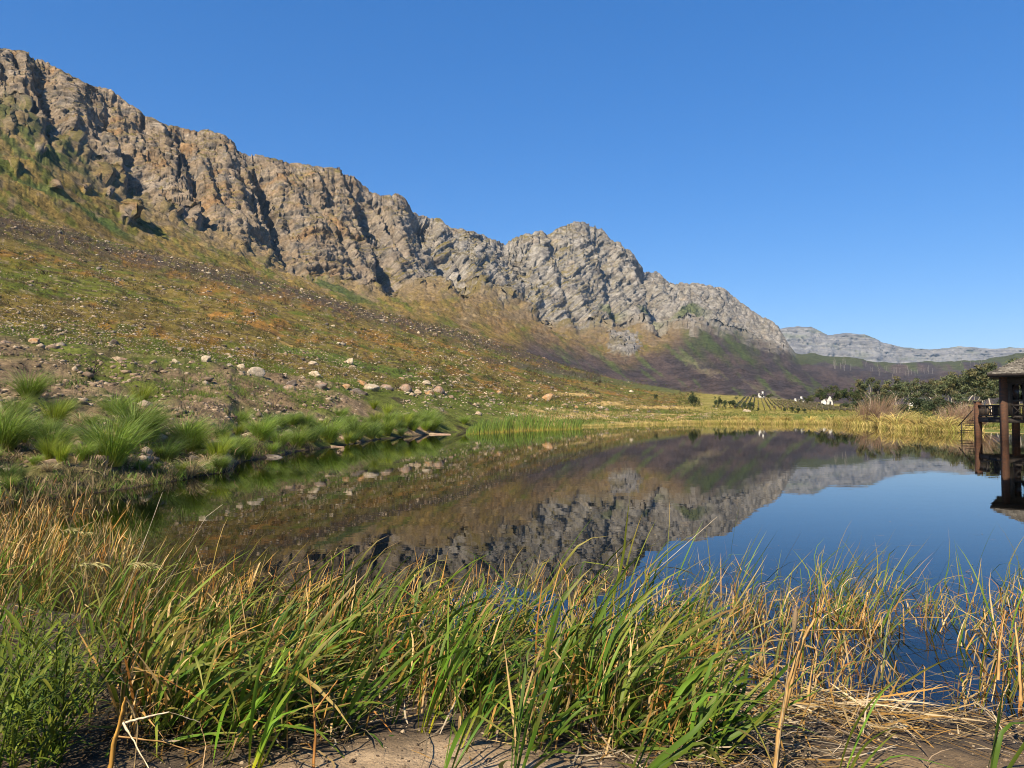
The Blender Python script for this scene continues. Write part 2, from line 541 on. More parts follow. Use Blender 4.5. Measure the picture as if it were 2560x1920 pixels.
gd1 = fbm2((w_ + 2 * warp) / 190.0, (z_ + 0.2 * w_) / 420.0, 3, ridged=True)
q_far = z_ - 0.42 * w_ + 16 * fbm2(w_ / 160, z_ / 160, 2)
strat_f = fbm2(q_far / 9.0, (w_ + z_) / 150.0, 5, 0.7)
b3f = fbm3(x_ / 60.0, y_ / 60.0, z_ / 50.0, 5, 0.58)
wz = 4.5 * fbm2(w_ / 35, z_ / 35, 3); wq = 3.0 * fbm2(w_ / 40 + 9, z_ / 30, 4)
bl_n = 4.0 * blocks(q_near + wq, w_ + wz, 18.0, 30.0, 1) + 3.8 * blocks(q_near + 0.7 * wq, w_ + wz, 7.0, 20.0, 2) + 3.0 * blocks(q_near + 0.5 * wq, w_ + 0.6 * wz, 3.0, 10.0, 3)
d_near = 17.0 * (g1 - 0.25) + 6.5 * (g2 - 0.25) + 1.2 * (b3 - 0.25) + 1.0 * strat_n + bl_n
wq2 = 4.5 * fbm2(w_ / 90 + 4, z_ / 60, 4)
bl_f = (6.5 * blocks(q_far + wq2, w_ + 2 * wz, 20.0, 90.0, 4) + 5.2 * blocks(q_far + 0.7 * wq2, w_ + wz, 8.5, 45.0, 5) + 3.4 * blocks(q_far + 0.5 * wq2, w_ + wz, 4.2, 24.0, 6)) * (1 - 0.45 * sstep(1600, 1750, u_))
d_far = 26.0 * (gd1 - 0.25) + 3.0 * strat_f + 6.0 * b3f + bl_f + 6.0 * (fbm2((w_ - warp) / 40.0, z_ / 160.0, 4, 0.6, ridged=True) - 0.25)
d_hill = 22.0 * fbm2(w_ / 300, z_ / 90, 4)
d = d_near * (1 - dome) + d_far * dome
d = d * (1 - hill) + d_hill * hill
# deep chimneys: (u, v) top, (u, v) foot, half width, depth in metres
CLEFT = [(632, 420, 668, 500, 9, 20), (655, 450, 712, 585, 9, 24), (622, 480, 645, 555, 7, 14), (712, 590, 760, 650, 7, 14), (430, 375, 440, 460, 7, 13),
         (360, 385, 385, 425, 6, 9), (275, 390, 325, 460, 6, 10), (475, 430, 482, 480, 6, 10), (10, 140, 35, 175, 14, 14), (48, 225, 75, 285, 11, 18), (95, 235, 125, 270, 8, 14),
         (840, 590, 866, 650, 8, 22), (795, 500, 850, 560, 6, 10), (930, 500, 1010, 640, 7, 22), (940, 640, 965, 680, 7, 18), (1030, 560, 1060, 620, 6, 16), (1140, 640, 1160, 690, 5, 18), (1250, 615, 1290, 690, 9, 30), (340, 285, 350, 318, 6, 10), (520, 300, 560, 400, 5, 8)]
cl = np.zeros_like(d)
# valleys between the spurs that step back along the range
for (ua, va, ub, vb, hw, dep) in [(590, 350, 735, 690, 34, 26), (860, 420, 985, 760, 34, 30), (1035, 535, 1170, 745, 32, 38), (1256, 600, 1345, 760, 36, 48), (1600, 670, 1640, 800, 30, 40), (235, 200, 330, 520, 30, 16), (60, 120, 130, 400, 30, 16), (420, 300, 505, 560, 26, 14), (1480, 560, 1545, 800, 26, 22), (1370, 580, 1440, 800, 24, 18)]:
    tt = np.clip((v_ - va) / (vb - va), -0.2, 1.2)
    ul = ua + (ub - ua) * tt + 14 * fbm2(v_ / 45.0, u_ * 0 + ua, 3)
    x1 = (u_ - ul) / hw
    d -= dep * np.where(x1 < 0, np.exp(-(x1 * 2.2) ** 2), np.exp(-(x1 * 0.9) ** 2)) * sstep(-0.15, 0.15, tt)
uw = u_ + 9 * fbm2(v_ / 30.0, u_ / 60.0, 3); vw = v_
for (ua, va, ub, vb, hw, dep) in CLEFT:
    e = np.array([ub - ua, vb - va], float)
    t = ((uw - ua) * e[0] + (vw - va) * e[1]) / (e @ e)
    tc = np.clip(t, 0, 1)
    dd = np.hypot(uw - ua - tc * e[0], vw - va - tc * e[1])
    fade = np.sin(np.pi * np.clip(0.12 + 0.76 * tc, 0, 1))
    cl = np.maximum(cl, dep * fade * sstep(hw, hw * 0.35, dd))
fade_in = sstep(2.66, 3.10, s_ + 0.30 * fbm2(u_ / 55, v_ / 70, 4))
crest = sstep(4.0, 3.82, s_)
# rock knobs standing out of the talus
KNOB = [(311, 540, 24, 9), (440, 528, 26, 6), (482, 548, 26, 6), (385, 502, 24, 6), (118, 462, 15, 3), (28, 415, 18, 3.5), (205, 468, 15, 3), (85, 372, 20, 3.5), (262, 478, 15, 3), (330, 500, 16, 3), (1560, 860, 55, 6)]
kn = np.zeros_like(d)
for (ua, va, r, h) in KNOB:
    rr = np.hypot(u_ - ua, (v_ - va) * 1.3) / r + 0.35 * fbm2(u_ / 14.0, v_ / 12.0, 3)
    kn = np.maximum(kn, h * sstep(1.05, 0.2, rr) * (0.7 + 0.5 * b3 + 0.9 * blocks(q_near + wq, w_ + wz, 4.5, 9.0, 9)))
disp = (d * fade_in - cl * fade_in) * (0.35 + 0.65 * crest) + 1.0 * kn
disp += fade_in * (1 - dome) * 1.0 * fbm3(x_ / 5.0, y_ / 5.0, z_ / 3.2, 3, 0.6, ridged=True)
disp += fade_in * dome * (1 - hill) * 1.6 * fbm3(x_ / 16.0, y_ / 16.0, z_ / 12.0, 3, ridged=True)
P[hi] += Nrm * disp[..., None]
# nothing bulges over the skyline read from the range
Ph = P[hi]
un = CX + FPX * Ph[..., 0] / Ph[..., 1]
vlim = np.interp(un, ucols, v4) + 1.5 * (4.0 - s_) * 8
zmax = CAM_H + Ph[..., 1] * (HZ - vlim) / FPX
Ph[..., 2] = np.where(Ph[..., 2] > zmax, zmax - 0.15 * (Ph[..., 2] - zmax), Ph[..., 2])
ROCKM = np.zeros_like(VV)
ROCKM[hi] = np.clip(fade_in * (1 - hill) + sstep(0.8, 2.5, kn), 0, 1)
DISP = np.zeros_like(VV); DISP[hi] = disp
NFIN = grid_normals(P)

# --- colours of soil, grass, burn and rock
C = np.zeros(P.shape)
u_, v_, s_ = UU, VV, SEGF
nA = fbm2(XX / 9.0, YY / 14.0, 5); nB = fbm2(XX / 30.0 + 7, YY / 45.0, 4); nC = fbm2(XX / 2.2, YY / 3.5, 4); nD = fbm2(u_ / 60.0, v_ / 26.0, 5)
streak = fbm2((u_ + (v_ - 600) * -1.1) / 30.0, (v_ + 0.5 * u_) / 120.0, 5)
SOIL = (0.235, 0.165, 0.095); GRASS = (0.085, 0.105, 0.015); OLIVE = (0.155, 0.115, 0.028); RUST = (0.25, 0.12, 0.024); DARK = (0.045, 0.033, 0.02); SAND = (0.42, 0.29, 0.12); STRAW = (0.30, 0.23, 0.09)
# shore bank
bank = mixc(SOIL, (0.135, 0.098, 0.058), sstep(-0.2, 0.3, nC))
bank = mixc(bank, GRASS, sstep(-0.05, 0.25, nA + 0.35 * sstep(550, 1000, u_) + 0.25 * sstep(0.75, 1.0, s_) - 0.12) * 0.9)
bank = mixc(bank, DARK, sstep(0.2, 0.45, fbm2(XX / 4.0 + 20, YY / 6.0, 4)) * 0.8)
bank = mixc(bank, (0.06, 0.045, 0.03), sstep(0.05, 0.0, s_) * sstep(1300, 1000, u_))
flat = mixc(SAND, STRAW, sstep(-0.2, 0.2, nB)); flat = mixc(flat, (0.13, 0.15, 0.035), sstep(-0.05, 0.2, nA + 0.15 * nC))
flat = mixc(flat, (0.14, 0.16, 0.035), sstep(1780, 1900, u_) * sstep(0.25, 0.5, s_))
bank = mixc(bank, flat, sstep(1180, 1400, u_))
# lower slope
slope = mixc(OLIVE, GRASS, sstep(0.0, 0.4, nA + 0.4 * nB))
slope = mixc(slope, RUST, sstep(0.05, 0.3, 0.7 * nD + 0.9 * nB) * 0.7)
slope = mixc(slope, (0.085, 0.11, 0.014), sstep(0.08, 0.3, fbm2(XX / 26.0 + 31, YY / 40.0, 4)) * 0.75)
slope = mixc(slope, DARK, sstep(0.05, 0.35, nC + 0.4 * streak + 0.3 * nD) * 0.7)  # dark soil speckle, also painted in for the shadows of tufts
slope = mixc(slope, (0.06, 0.045, 0.025), sstep(0.15, 0.35, fbm2(u_ / 110.0 + 5, (v_ - 0.30 * u_) / 16.0, 4)) * 0.6 * (u_ < 1500))
slope = mixc(slope, (0.24, 0.18, 0.11), sstep(0.2, 0.5, fbm2(XX / 1.4, YY / 2.2, 3)) * 0.7)
slope = mixc(slope, (0.08, 0.105, 0.016), sstep(1.25, 1.0, s_) * sstep(-0.2, 0.2, nA + 0.1))


def stroke(pts, width, soft=0.5):
    a = np.array(pts, float)
    vm = np.interp(u_, a[:, 0], a[:, 1]) + 3 * nD * width / 8
    f = sstep(width, width * soft, np.abs(v_ - vm))
    return f * sstep(a[0, 0] - 20, a[0, 0] + 30, u_) * sstep(a[-1, 0] + 20, a[-1, 0] - 30, u_)


slope = mixc(slope, (0.40, 0.26, 0.085), stroke([(680, 850), (760, 875), (850, 900)], 7) * 0.8)
slope = mixc(slope, (0.085, 0.125, 0.02), stroke([(690, 868), (880, 905), (1060, 950)], 14) * 0.85)
slope = mixc(slope, (0.07, 0.085, 0.03), stroke([(1280, 912), (1400, 937), (1560, 960), (1720, 985)], 9) * 0.8)
slope = mixc(slope, (0.07, 0.055, 0.04), stroke([(1190, 893), (1300, 914), (1400, 932), (1500, 948)], 7) * 0.7)
slope = mixc(slope, (0.42, 0.29, 0.11), stroke([(1390, 985), (1500, 990)], 5) + stroke([(1460, 1012), (1560, 1008)], 7) + stroke([(1550, 1018), (1760, 1020)], 5))
slope = mixc(slope, (0.30, 0.15, 0.035), sstep(0.0, 0.3, nB + 0.6 * nD) * np.exp(-((u_ - 560) / 160) ** 2 - ((v_ - 790) / 50) ** 2) * 0.9)
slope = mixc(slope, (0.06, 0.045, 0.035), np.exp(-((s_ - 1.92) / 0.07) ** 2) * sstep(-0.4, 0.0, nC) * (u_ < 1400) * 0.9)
meadow = mixc((0.19, 0.17, 0.04), (0.24, 0.195, 0.06), sstep(-0.1, 0.2, nA)); 
slope = mixc(slope, meadow, sstep(1650, 1800, u_))
# upper slope
upper = mixc((0.19, 0.132, 0.04), (0.10, 0.105, 0.02), sstep(-0.1, 0.3, streak))
upper = mixc(upper, (0.17, 0.10, 0.05), sstep(900, 1250, u_) * 0.7 * sstep(-0.3, 0.2, nD))
rub = fbm3(XX / 11.0, YY / 11.0, ZZ / 8.0, 4)
upper = mixc(upper, (0.18, 0.135, 0.085), sstep(0.05, 0.3, rub + 0.35 * sstep(2.3, 2.9, s_) - 0.15) * 0.8)
upper = mixc(upper, (0.07, 0.055, 0.035), sstep(0.12, 0.4, fbm3(XX / 7.0 + 5, YY / 7.0, ZZ / 5.0, 3)) * 0.6)
upper = mixc(upper, (0.20, 0.145, 0.075), sstep(0.12, 0.4, nD + 0.5 * fbm2(XX / 12, YY / 16, 4)))
upper = mixc(upper, (0.19, 0.14, 0.08), sstep(2.45, 2.95, s_ + 0.25 * nD) * 0.6)
upper = mixc(upper, (0.055, 0.075, 0.018), sstep(380, 150, u_) * sstep(480, 400, v_) * sstep(-0.2, 0.15, streak + 0.4 * nD) * 0.8)
upper = mixc(upper, (0.055, 0.085, 0.022), stroke([(20, 440), (110, 470), (230, 540), (330, 600)], 14) * 0.8 + stroke([(690, 655), (800, 705), (930, 760)], 13) * 0.8)
burn = mixc((0.044, 0.037, 0.040), (0.070, 0.053, 0.050), sstep(-0.2, 0.3, nD)); burn = mixc(burn, (0.06, 0.075, 0.035), sstep(0.1, 0.4, streak))
bf = sstep(-25, 55, v_ + 22 * nD - np.interp(u_, [1150, 1326, 1420, 1560, 1680, 1750, 1900], [905, 838, 850, 885, 845, 805, 780]))
bf = bf * sstep(1180, 1320, u_)
upper = mixc(upper, burn, bf)
green = sstep(0.0, 0.3, streak + 0.2) * sstep(1680, 1760, u_) * sstep(940, 860, v_) * sstep(2000, 1960, u_)
upper = mixc(upper, (0.05, 0.064, 0.022), green * 0.7)
tan = stroke([(1700, 905), (1780, 930), (1900, 975), (1990, 1000)], 14) * 0.22 + stroke([(1690, 880), (1770, 925)], 16) * 0.15
upper = mixc(upper, (0.22, 0.19, 0.11), tan * sstep(-0.05, 0.3, nD + streak + 0.5 * rub))
# rock
rockn = fbm3(XX / 40.0, YY / 40.0, ZZ / 20.0, 5); 
warmth = sstep(1250, 800, u_) * 0.7 + 0.15
rk = mixc((0.235, 0.217, 0.193), (0.185, 0.125, 0.07), np.clip(warmth + 0.6 * rockn - 0.15, 0, 1))
rk = mixc(rk, (0.085, 0.078, 0.07), sstep(-0.02, 0.35, fbm3(XX / 14.0 + 9, YY / 14.0, ZZ / 9.0, 4)) * 0.8)
rk = mixc(rk, (0.27, 0.155, 0.07), sstep(0.12, 0.4, rockn) * warmth * 0.6)
line_ = fbm2((ZZ - 0.42 * (0.75 * XX + 0.66 * YY)) / 4.0, (0.75 * XX + 0.66 * YY) / 70.0, 3, 0.7)
rk = mixc(rk, (0.10, 0.09, 0.08), sstep(0.0, 0.35, line_) * 0.6 * sstep(900, 1150, u_))
rk = mixc(rk, (0.30, 0.26, 0.21), sstep(0.2, 0.5, fbm3(XX / 9.0 + 3, YY / 9.0, ZZ / 5.0, 3)) * 0.6)
ledge = sstep(0.60, 0.82, NFIN[..., 2]) * sstep(-0.2, 0.15, nD + 0.3 * rockn)
rk = mixc(rk, (0.125, 0.10, 0.035), ledge * 0.8 * sstep(1700, 1300, u_) + ledge * 0.25)
rk = mixc(rk, (0.08, 0.10, 0.035), (stroke([(1500, 770), (1560, 790)], 16) + stroke([(1595, 770), (1660, 800)], 12) + stroke([(1680, 800), (1720, 775), (1760, 790)], 14)) * 0.85)
low_m = sstep(0.97, 1.03, s_); up_m = sstep(1.97, 2.03, s_)
C = mixc(mixc(bank, slope, low_m), upper, up_m)
hillc = mixc(burn, (0.055, 0.062, 0.028), sstep(0.0, 0.35, streak + 0.9 * sstep(925, 895, v_) - 0.2))
C = mixc(C, hillc, sstep(1950, 2010, u_) * sstep(2.0, 2.3, s_))
rmask = ROCKM * sstep(-0.35, 0.15, rockn + 1.6 * (ROCKM - 0.5))
C = mixc(C, rk, rmask)

# --- skirts: under the water at the shore, and the far side of the range
sk = np.stack([P[0, :, 0] * 0.93, P[0, :, 1] * 0.93, P[0, :, 2] * 0 - 0.9], -1)[None]
P[0, :, 2] = -0.03
nl = R0 + R1
hill_P = np.concatenate([sk, P[:nl + 1]]); hill_C = np.concatenate([C[:1], C[:nl + 1]])
link('hillside', make_mesh('hillside', hill_P, grid_faces(nl + 2, NC), M_HILL, hill_C.reshape(-1, 3), True), kind='structure')
back = []
for k, (fy, fz) in enumerate(((1.02, 0.96), (1.06, 0.85), (1.15, 0.6), (1.4, 0.1))):
    b = P[-1].copy(); b[:, 0] *= fy; b[:, 1] *= fy; b[:, 2] *= fz
    back.append(b[None])
mt_P = np.concatenate([P[nl:]] + back); mt_C = np.concatenate([C[nl:]] + [C[-1:]] * 4)
link('mountain', make_mesh('mountain', mt_P, grid_faces(len(mt_P), NC), M_MOUNT, mt_C.reshape(-1, 3), False), kind='structure')


def slope_at(u, v):
    """point of the slope seen at photo pixel (u, v)"""
    c = int(np.clip(np.searchsorted(ucols, u), 0, NC - 1))
    r = int(np.clip(np.searchsorted(-VV[:, c], -v), 0, NR - 1))
    return P[r, c].copy()


# --- the distant range
fu = np.linspace(1800, 2900, 430)
FCv = [(1500, 850), (1900, 850), (1950, 822), (1975, 818), (2000, 816), (2031, 818), (2050, 826), (2072, 839), (2095, 836), (2118, 833), (2164, 836), (2190, 846), (2205, 855), (2245, 866), (2290, 872), (2326, 874), (2372, 870), (2400, 866), (2430, 868), (2490, 873), (2530, 868), (2560, 870), (2700, 860), (3000, 850)]
fcv = ip(fu, FCv) + 2.0 * fbm2(fu / 30, fu * 0 + 1.7, 4)
NRF = 64
t = np.linspace(0, 1, NRF)[:, None]
fv = 960 + (fcv - 960) * t
fyd = 7000 + 1800 * t + 0 * fv
fyd = fyd + 250 * fbm2(fu[None, :] / 60, t * 1.4, 4, ridged=True) * sstep(0, 0.3, t) * sstep(1.05, 0.7, t)
fz = CAM_H + fyd * (HZ - fv) / FPX
fx = fyd * ((fu - CX) / FPX)[None, :]
band = fbm2(fz / 18.0 + 0.2 * fbm2(fx / 300, fz / 50, 3), fx / 900, 4)
rough = fbm2(fx / 160, fz / 60, 5, ridged=True)
fyd2 = fyd - 70 * rough * sstep(0, 0.2, t) - 45 * band
fx = fx * fyd2 / fyd
fz2 = fz + 14 * fbm2(fx / 60, fz / 40, 3) * sstep(1.0, 0.8, t)
fc = mixc((0.20, 0.19, 0.18), (0.105, 0.098, 0.098), sstep(-0.2, 0.3, band + 0.4 * fbm2(fx / 200, fz / 80, 4)))
fc = mixc(fc, (0.12, 0.13, 0.07), sstep(0.1, 0.4, fbm2(fx / 500, fz / 140, 4)) * 0.6)
FP = np.stack([fx, fyd2, fz2], -1)
bk = FP[-1:].copy(); bk[..., 1] *= 1.2; bk[..., 0] *= 1.2; bk[..., 2] *= 0.2
link('distant_mountain', make_mesh('distant_mountain', np.concatenate([FP, bk]), grid_faces(NRF + 1, len(fu)), M_FAR, np.concatenate([fc, fc[-1:]]).reshape(-1, 3), False), kind='structure')

# ------------------------------------------------------------------ water
m, nt, out = new_mat('pond_water')
N = nt.nodes; L = nt.links
fr = N.new('ShaderNodeFresnel'); fr.inputs['IOR'].default_value = 1.40
gl = N.new('ShaderNodeBsdfGlossy'); gl.inputs['Roughness'].default_value = 0.012; gl.inputs['Color'].default_value = (0.97, 0.97, 0.97, 1)
tr = N.new('ShaderNodeBsdfTransparent'); tr.inputs['Color'].default_value = (0.50, 0.42, 0.28, 1)
ms = N.new('ShaderNodeMixShader')
geo = N.new('ShaderNodeNewGeometry'); mp = N.new('ShaderNodeMapping'); mp.inputs['Scale'].default_value = (0.5, 1.0, 1.0)
L.new(geo.outputs['Position'], mp.inputs[0])
nz = N.new('ShaderNodeTexNoise'); nz.inputs['Scale'].default_value = 1.6; nz.inputs['Detail'].default_value = 3
L.new(mp.outputs[0], nz.inputs['Vector'])
bp = N.new('ShaderNodeBump'); bp.inputs['Strength'].default_value = 0.06; bp.inputs['Distance'].default_value = 0.02
L.new(nz.outputs[0], bp.inputs['Height'])
for n_ in (fr, gl): L.new(bp.outputs[0], n_.inputs['Normal'])
L.new(fr.outputs[0], ms.inputs[0]); L.new(tr.outputs[0], ms.inputs[1]); L.new(gl.outputs[0], ms.inputs[2])
L.new(ms.outputs[0], out.inputs[0])
M_WATER = m
bm = bmesh.new()
cen = POND.mean(0)
tn = np.roll(POND, -1, 0) - np.roll(POND, 1, 0); tn /= np.linalg.norm(tn, axis=1, keepdims=True)
nrm = np.stack([tn[:, 1], -tn[:, 0]], -1)
area = 0.5 * np.sum(POND[:, 0] * np.roll(POND[:, 1], -1) - np.roll(POND[:, 0], -1) * POND[:, 1])
if area < 0: nrm = -nrm
OUTL = POND + nrm * 0.8
f = bm.faces.new([bm.verts.new((x, y, 0)) for x, y in OUTL])
bmesh.ops.triangulate(bm, faces=[f])
for f in bm.faces:
    if f.normal.z < 0: f.normal_flip()
me = bpy.data.meshes.new('water'); bm.to_mesh(me); bm.free(); me.materials.append(M_WATER)
link('water', me, kind='structure')

# ------------------------------------------------------------------ blades of grass and reed
def ribbons(base, L, W, az, th0, th1, pw=1.5, waz=None, twist=0.0, segs=7, C0=(0.3, 0.3, 0.05), C1=(0.1, 0.2, 0.03), C2=(0.12, 0.18, 0.03), kink=None, fold=0.0, taper=3.0):
    base = np.atleast_2d(np.asarray(base, float)); n = len(base)
    A = lambda v: np.broadcast_to(np.asarray(v, float), (n,))
    L, W, az, th0, th1, pw = [A(v) for v in (L, W, az, th0, th1, pw)]
    waz = RNG.uniform(0, 2 * np.pi, n) if waz is None else A(waz)
    s = np.linspace(0, 1, segs + 1)
    th = th0[:, None] + (th1 - th0)[:, None] * s[None, :] ** pw[:, None]
    azs = np.repeat(az[:, None], segs + 1, 1)
    if kink is not None:
        for (kp, ka, kz) in kink:
            msk = (s[None, :] > A(kp)[:, None])
            th = th + A(ka)[:, None] * msk
            azs = azs + A(kz)[:, None] * msk
    T = np.stack([np.sin(th) * np.cos(azs), np.sin(th) * np.sin(azs), np.cos(th)], -1)
    step = 0.5 * (T[:, 1:] + T[:, :-1]) * (L / segs)[:, None, None]
    Pp = np.concatenate([np.zeros((n, 1, 3)), np.cumsum(step, 1)], 1) + base[:, None]
    wa = waz[:, None] + A(twist)[:, None] * s[None, :]
    Wd = np.stack([np.cos(wa), np.sin(wa), 0 * wa], -1)
    Wd = Wd - (Wd * T).sum(-1, keepdims=True) * T
    Wd /= np.linalg.norm(Wd, axis=-1, keepdims=True) + 1e-6
    prof = np.minimum(1, 0.55 + 1.4 * s) * (1 - s ** taper) + 0.02
    half = 0.5 * W[:, None, None] * prof[None, :, None] * Wd
    f3 = lambda c: np.broadcast_to(np.asarray(c, float), (n, 3))[:, None, :]
    a = np.clip(s / 0.22, 0, 1)[None, :, None]; b = np.clip((s - 0.62) / 0.38, 0, 1)[None, :, None]
    Cc = (f3(C0) * (1 - a) + f3(C1) * a) * (1 - b) + f3(C2) * b
    S1 = segs + 1
    if fold:
        nr = np.cross(Wd, T)
        V = np.stack([Pp - half, Pp + nr * (0.5 * fold * W[:, None, None] * prof[None, :, None]), Pp + half], 2)
        k = 3
    else:
        V = np.stack([Pp - half, Pp + half], 2); k = 2
    Cv = np.repeat(Cc[:, :, None, :], k, 2)
    i = (np.arange(n)[:, None, None] * S1 + np.arange(segs)[None, :, None]) * k + np.arange(k - 1)[None, None, :]
    F = np.stack([i, i + 1, i + k + 1, i + k], -1).reshape(-1, 4)
    return V.reshape(-1, 3), F, Cv.reshape(-1, 3)


def cvar(c, n, v=0.2, hv=0.08):
    c = np.asarray(c, float)
    return np.clip(c * RNG.uniform(1 - v, 1 + v, (n, 1)) * (1 + RNG.normal(0, hv, (n, 3))), 0, 1)


U_ = RNG.uniform
# ------------------------------------------------------------------ stones and boulders
def rock_mesh(name, seed, col, col2, sub=2, flat=0.75, blocky=0.5):
    r = np.random.default_rng(seed)
    bm = bmesh.new()
    bmesh.ops.create_icosphere(bm, subdivisions=sub, radius=1.0)
    V = np.array([v.co[:] for v in bm.verts]); F = np.array([[v.index for v in f.verts] for f in bm.faces])
    bm.free()
    for k in range(9):                                  # shear planes give flat broken faces
        d = r.normal(size=3); d /= np.linalg.norm(d)
        h = r.uniform(0.35, 0.72)
        t = V @ d
        V = V - np.outer(np.maximum(t - h, 0) * (0.75 + 0.25 * blocky), d)
    o = r.uniform(0, 50, 3)
    n = fbm3(V[:, 0] * 1.3 + o[0], V[:, 1] * 1.3 + o[1], V[:, 2] * 1.3 + o[2], 4)
    V = V * (1 + 0.26 * n[:, None] + 0.10 * fbm3(V[:, 0] * 4 + o[1], V[:, 1] * 4, V[:, 2] * 4 + o[0], 3, ridged=True)[:, None]) * np.array([1.0, r.uniform(0.65, 0.95), flat * r.uniform(0.8, 1.1)])
    V[:, 2] += flat * 0.45
    c = mixc(col, col2, sstep(-0.15, 0.25, fbm3(V[:, 0] * 1.7 + o[1], V[:, 1] * 1.7, V[:, 2] * 1.7 + o[2], 3)))
    return make_mesh(name, V, F, M_ROCK, c)


PALE = (0.33, 0.25, 0.16); GREYR = (0.17, 0.145, 0.12); ORNG = (0.34, 0.19, 0.085); DKR = (0.085, 0.065, 0.05); PINK = (0.25, 0.165, 0.11); WHITE = (0.42, 0.35, 0.255)
RK = {k: [rock_mesh('boulder_' + k, 100 + i * 7 + j, a, b, 3, fl) for j in range(3)] for i, (k, a, b, fl) in enumerate((
    ('pale', PALE, GREYR, 0.7), ('orange', ORNG, PALE, 0.75), ('dark', DKR, GREYR, 0.75), ('pink', PINK, GREYR, 0.6), ('white', WHITE, PALE, 0.75), ('flat', PALE, PINK, 0.35)))}
# (u, v of the foot, width in photo pixels, kind, label)
BOULD = [(85, 856, 36, 'orange', 'orange lichen-stained boulder, largest of the boulder row above the eroded left bank'),
         (137, 866, 46, 'pale', 'broad pale boulder beside the orange one above the eroded bank'),
         (13, 856, 30, 'pink', 'pinkish boulder at the left edge of the picture above the eroded bank'),
         (284, 858, 36, 'dark', 'grey-brown boulder standing behind the tall burnt shrub'),
         (300, 890, 62, 'flat', 'long flat pale slab in the grass to the right of the burnt shrub'),
         (217, 864, 24, 'pink', 'pink-grey boulder half hidden by the tall burnt shrub'),
         (436, 903, 30, 'white', 'small whitish boulder at the left end of the row above the cut bank'),
         (480, 907, 40, 'flat', 'low elongated cream boulder touching a rounded one above the cut bank'),
         (512, 912, 28, 'white', 'rounded upright cream boulder beside the low elongated one'),
         (571, 924, 33, 'pale', 'rough grey-white boulder in the middle of the row above the cut bank'),
         (599, 918, 22, 'white', 'small pale boulder behind the rough grey-white one'),
         (634, 932, 48, 'white', 'big block-shaped cream boulder with a flat top and dark right side'),
         (779, 912, 22, 'white', 'small white rock perched just above the big white boulder'),
         (783, 940, 34, 'white', 'big white rounded boulder alone on the grass slope'),
         (793, 946, 22, 'white', 'small white rock at the foot of the big white boulder'),
         (722, 955, 42, 'dark', 'blackish broken rock heap left of the white boulder'),
         (718, 968, 42, 'pink', 'pinkish low boulder in front of the blackish rock heap'),
         (795, 972, 50, 'pink', 'wide pinkish-brown rock below the white boulder'),
         (629, 977, 20, 'dark', 'dark rock on the edge of the cut bank'),
         (862, 970, 24, 'orange', 'small orange rock at the left of the big slanted dark boulder'),
         (890, 980, 50, 'dark', 'big slanted dark boulder with a black shadowed side above the green bank'),
         (927, 974, 42, 'white', 'long whitish boulder right of the big slanted dark boulder'),
         (905, 962, 30, 'orange', 'brownish boulder behind the big slanted dark boulder'),
         (874, 907, 30, 'white', 'large white-topped boulder on the slope above the boulder row'),
         (965, 972, 40, 'pink', 'pink-brown boulder with white streaks in the row above the green bank'),
         (1011, 976, 42, 'pink', 'broad brown-pink boulder in the middle of the row towards the far shore'),
         (1042, 985, 28, 'pale', 'grey boulder between two broad pinkish ones in the row'),
         (1070, 986, 28, 'orange', 'rusty boulder near the right end of the boulder row'),
         (1093, 980, 38, 'pink', 'rounded pale pink boulder ending the boulder row on the right'),
         (1066, 964, 22, 'white', 'pale block standing alone on the grass above the boulder row'),
         (1108, 959, 12, 'white', 'small upright white stone on the grass above the boulder row'),
         (1128, 995, 22, 'pink', 'low pinkish rock among burnt scrub near the far shore'),
         (1249, 983, 18, 'orange', 'tan boulder in the grass above the far reed patch'),
         (1324, 995, 20, 'orange', 'tan rounded boulder beside the sandy mound'),
         (1367, 1000, 38, 'orange', 'wide sandy-tan mound-like boulder beyond the far reeds'),
         (1441, 1020, 14, 'orange', 'small orange-tan boulder on sand near the far shore'),
         (1471, 1012, 15, 'orange', 'yellow-tan boulder on the sand behind the small orange one'),
         (1500, 1022, 16, 'white', 'white rock at the top of the rubble pile on the far shore'),
         (1515, 1026, 18, 'pink', 'pinkish rock at the foot of the rubble pile on the far shore'),
         (1620, 1032, 18, 'dark', 'dark boulder on the grassy flat beyond the far shore'),
         (1866, 1030, 18, 'white', 'cream-white boulder lying in the green meadow'),
         (1530, 1058, 8, 'white', 'small white stone at the water line of the far shore')]
for i, (u, v, w, k, lb) in enumerate(BOULD):
    p = slope_at(u, v)
    r = 0.55 * w / FPX * p[1]
    link('boulder', RK[k][i % 3], loc=(p[0], p[1], p[2] - 0.30 * r), rot=(U_(-0.15, 0.15), U_(-0.15, 0.15), U_(0, 6.28)), scale=(r * 1.05, r, r * U_(0.9, 1.15)), label=lb, cat='boulder', group='boulders above the pond bank')
kinds = ['pale', 'white', 'pink', 'orange', 'dark', 'pale']
nb = 0
while nb < 235:
    u = U_(-20, 1500); f = U_(0, 1) ** 3.2 - 0.06
    va = np.interp(u, ucols, feat[1][0]); vb = np.interp(u, ucols, feat[2][0])
    v = va + (vb - va) * f
    if perlin2(u / 90.0, v / 40.0) < -0.1: continue
    p = slope_at(u, v); r = min(U_(5, 14) * U_(0.6, 1.1), 14) * 0.5 / FPX * p[1]
    r = min(r, 1.3)
    k = kinds[nb % 6]
    link('boulder', RK[k][nb % 3], loc=(p[0], p[1], p[2] - 0.1 * r), rot=(0, 0, U_(0, 6.28)), scale=(r * U_(0.9, 1.3), r, r * U_(0.7, 1.0)), label='weathered boulder strewn among the stones of the grassy slope', cat='boulder', group='boulders strewn on the slope')
    nb += 1

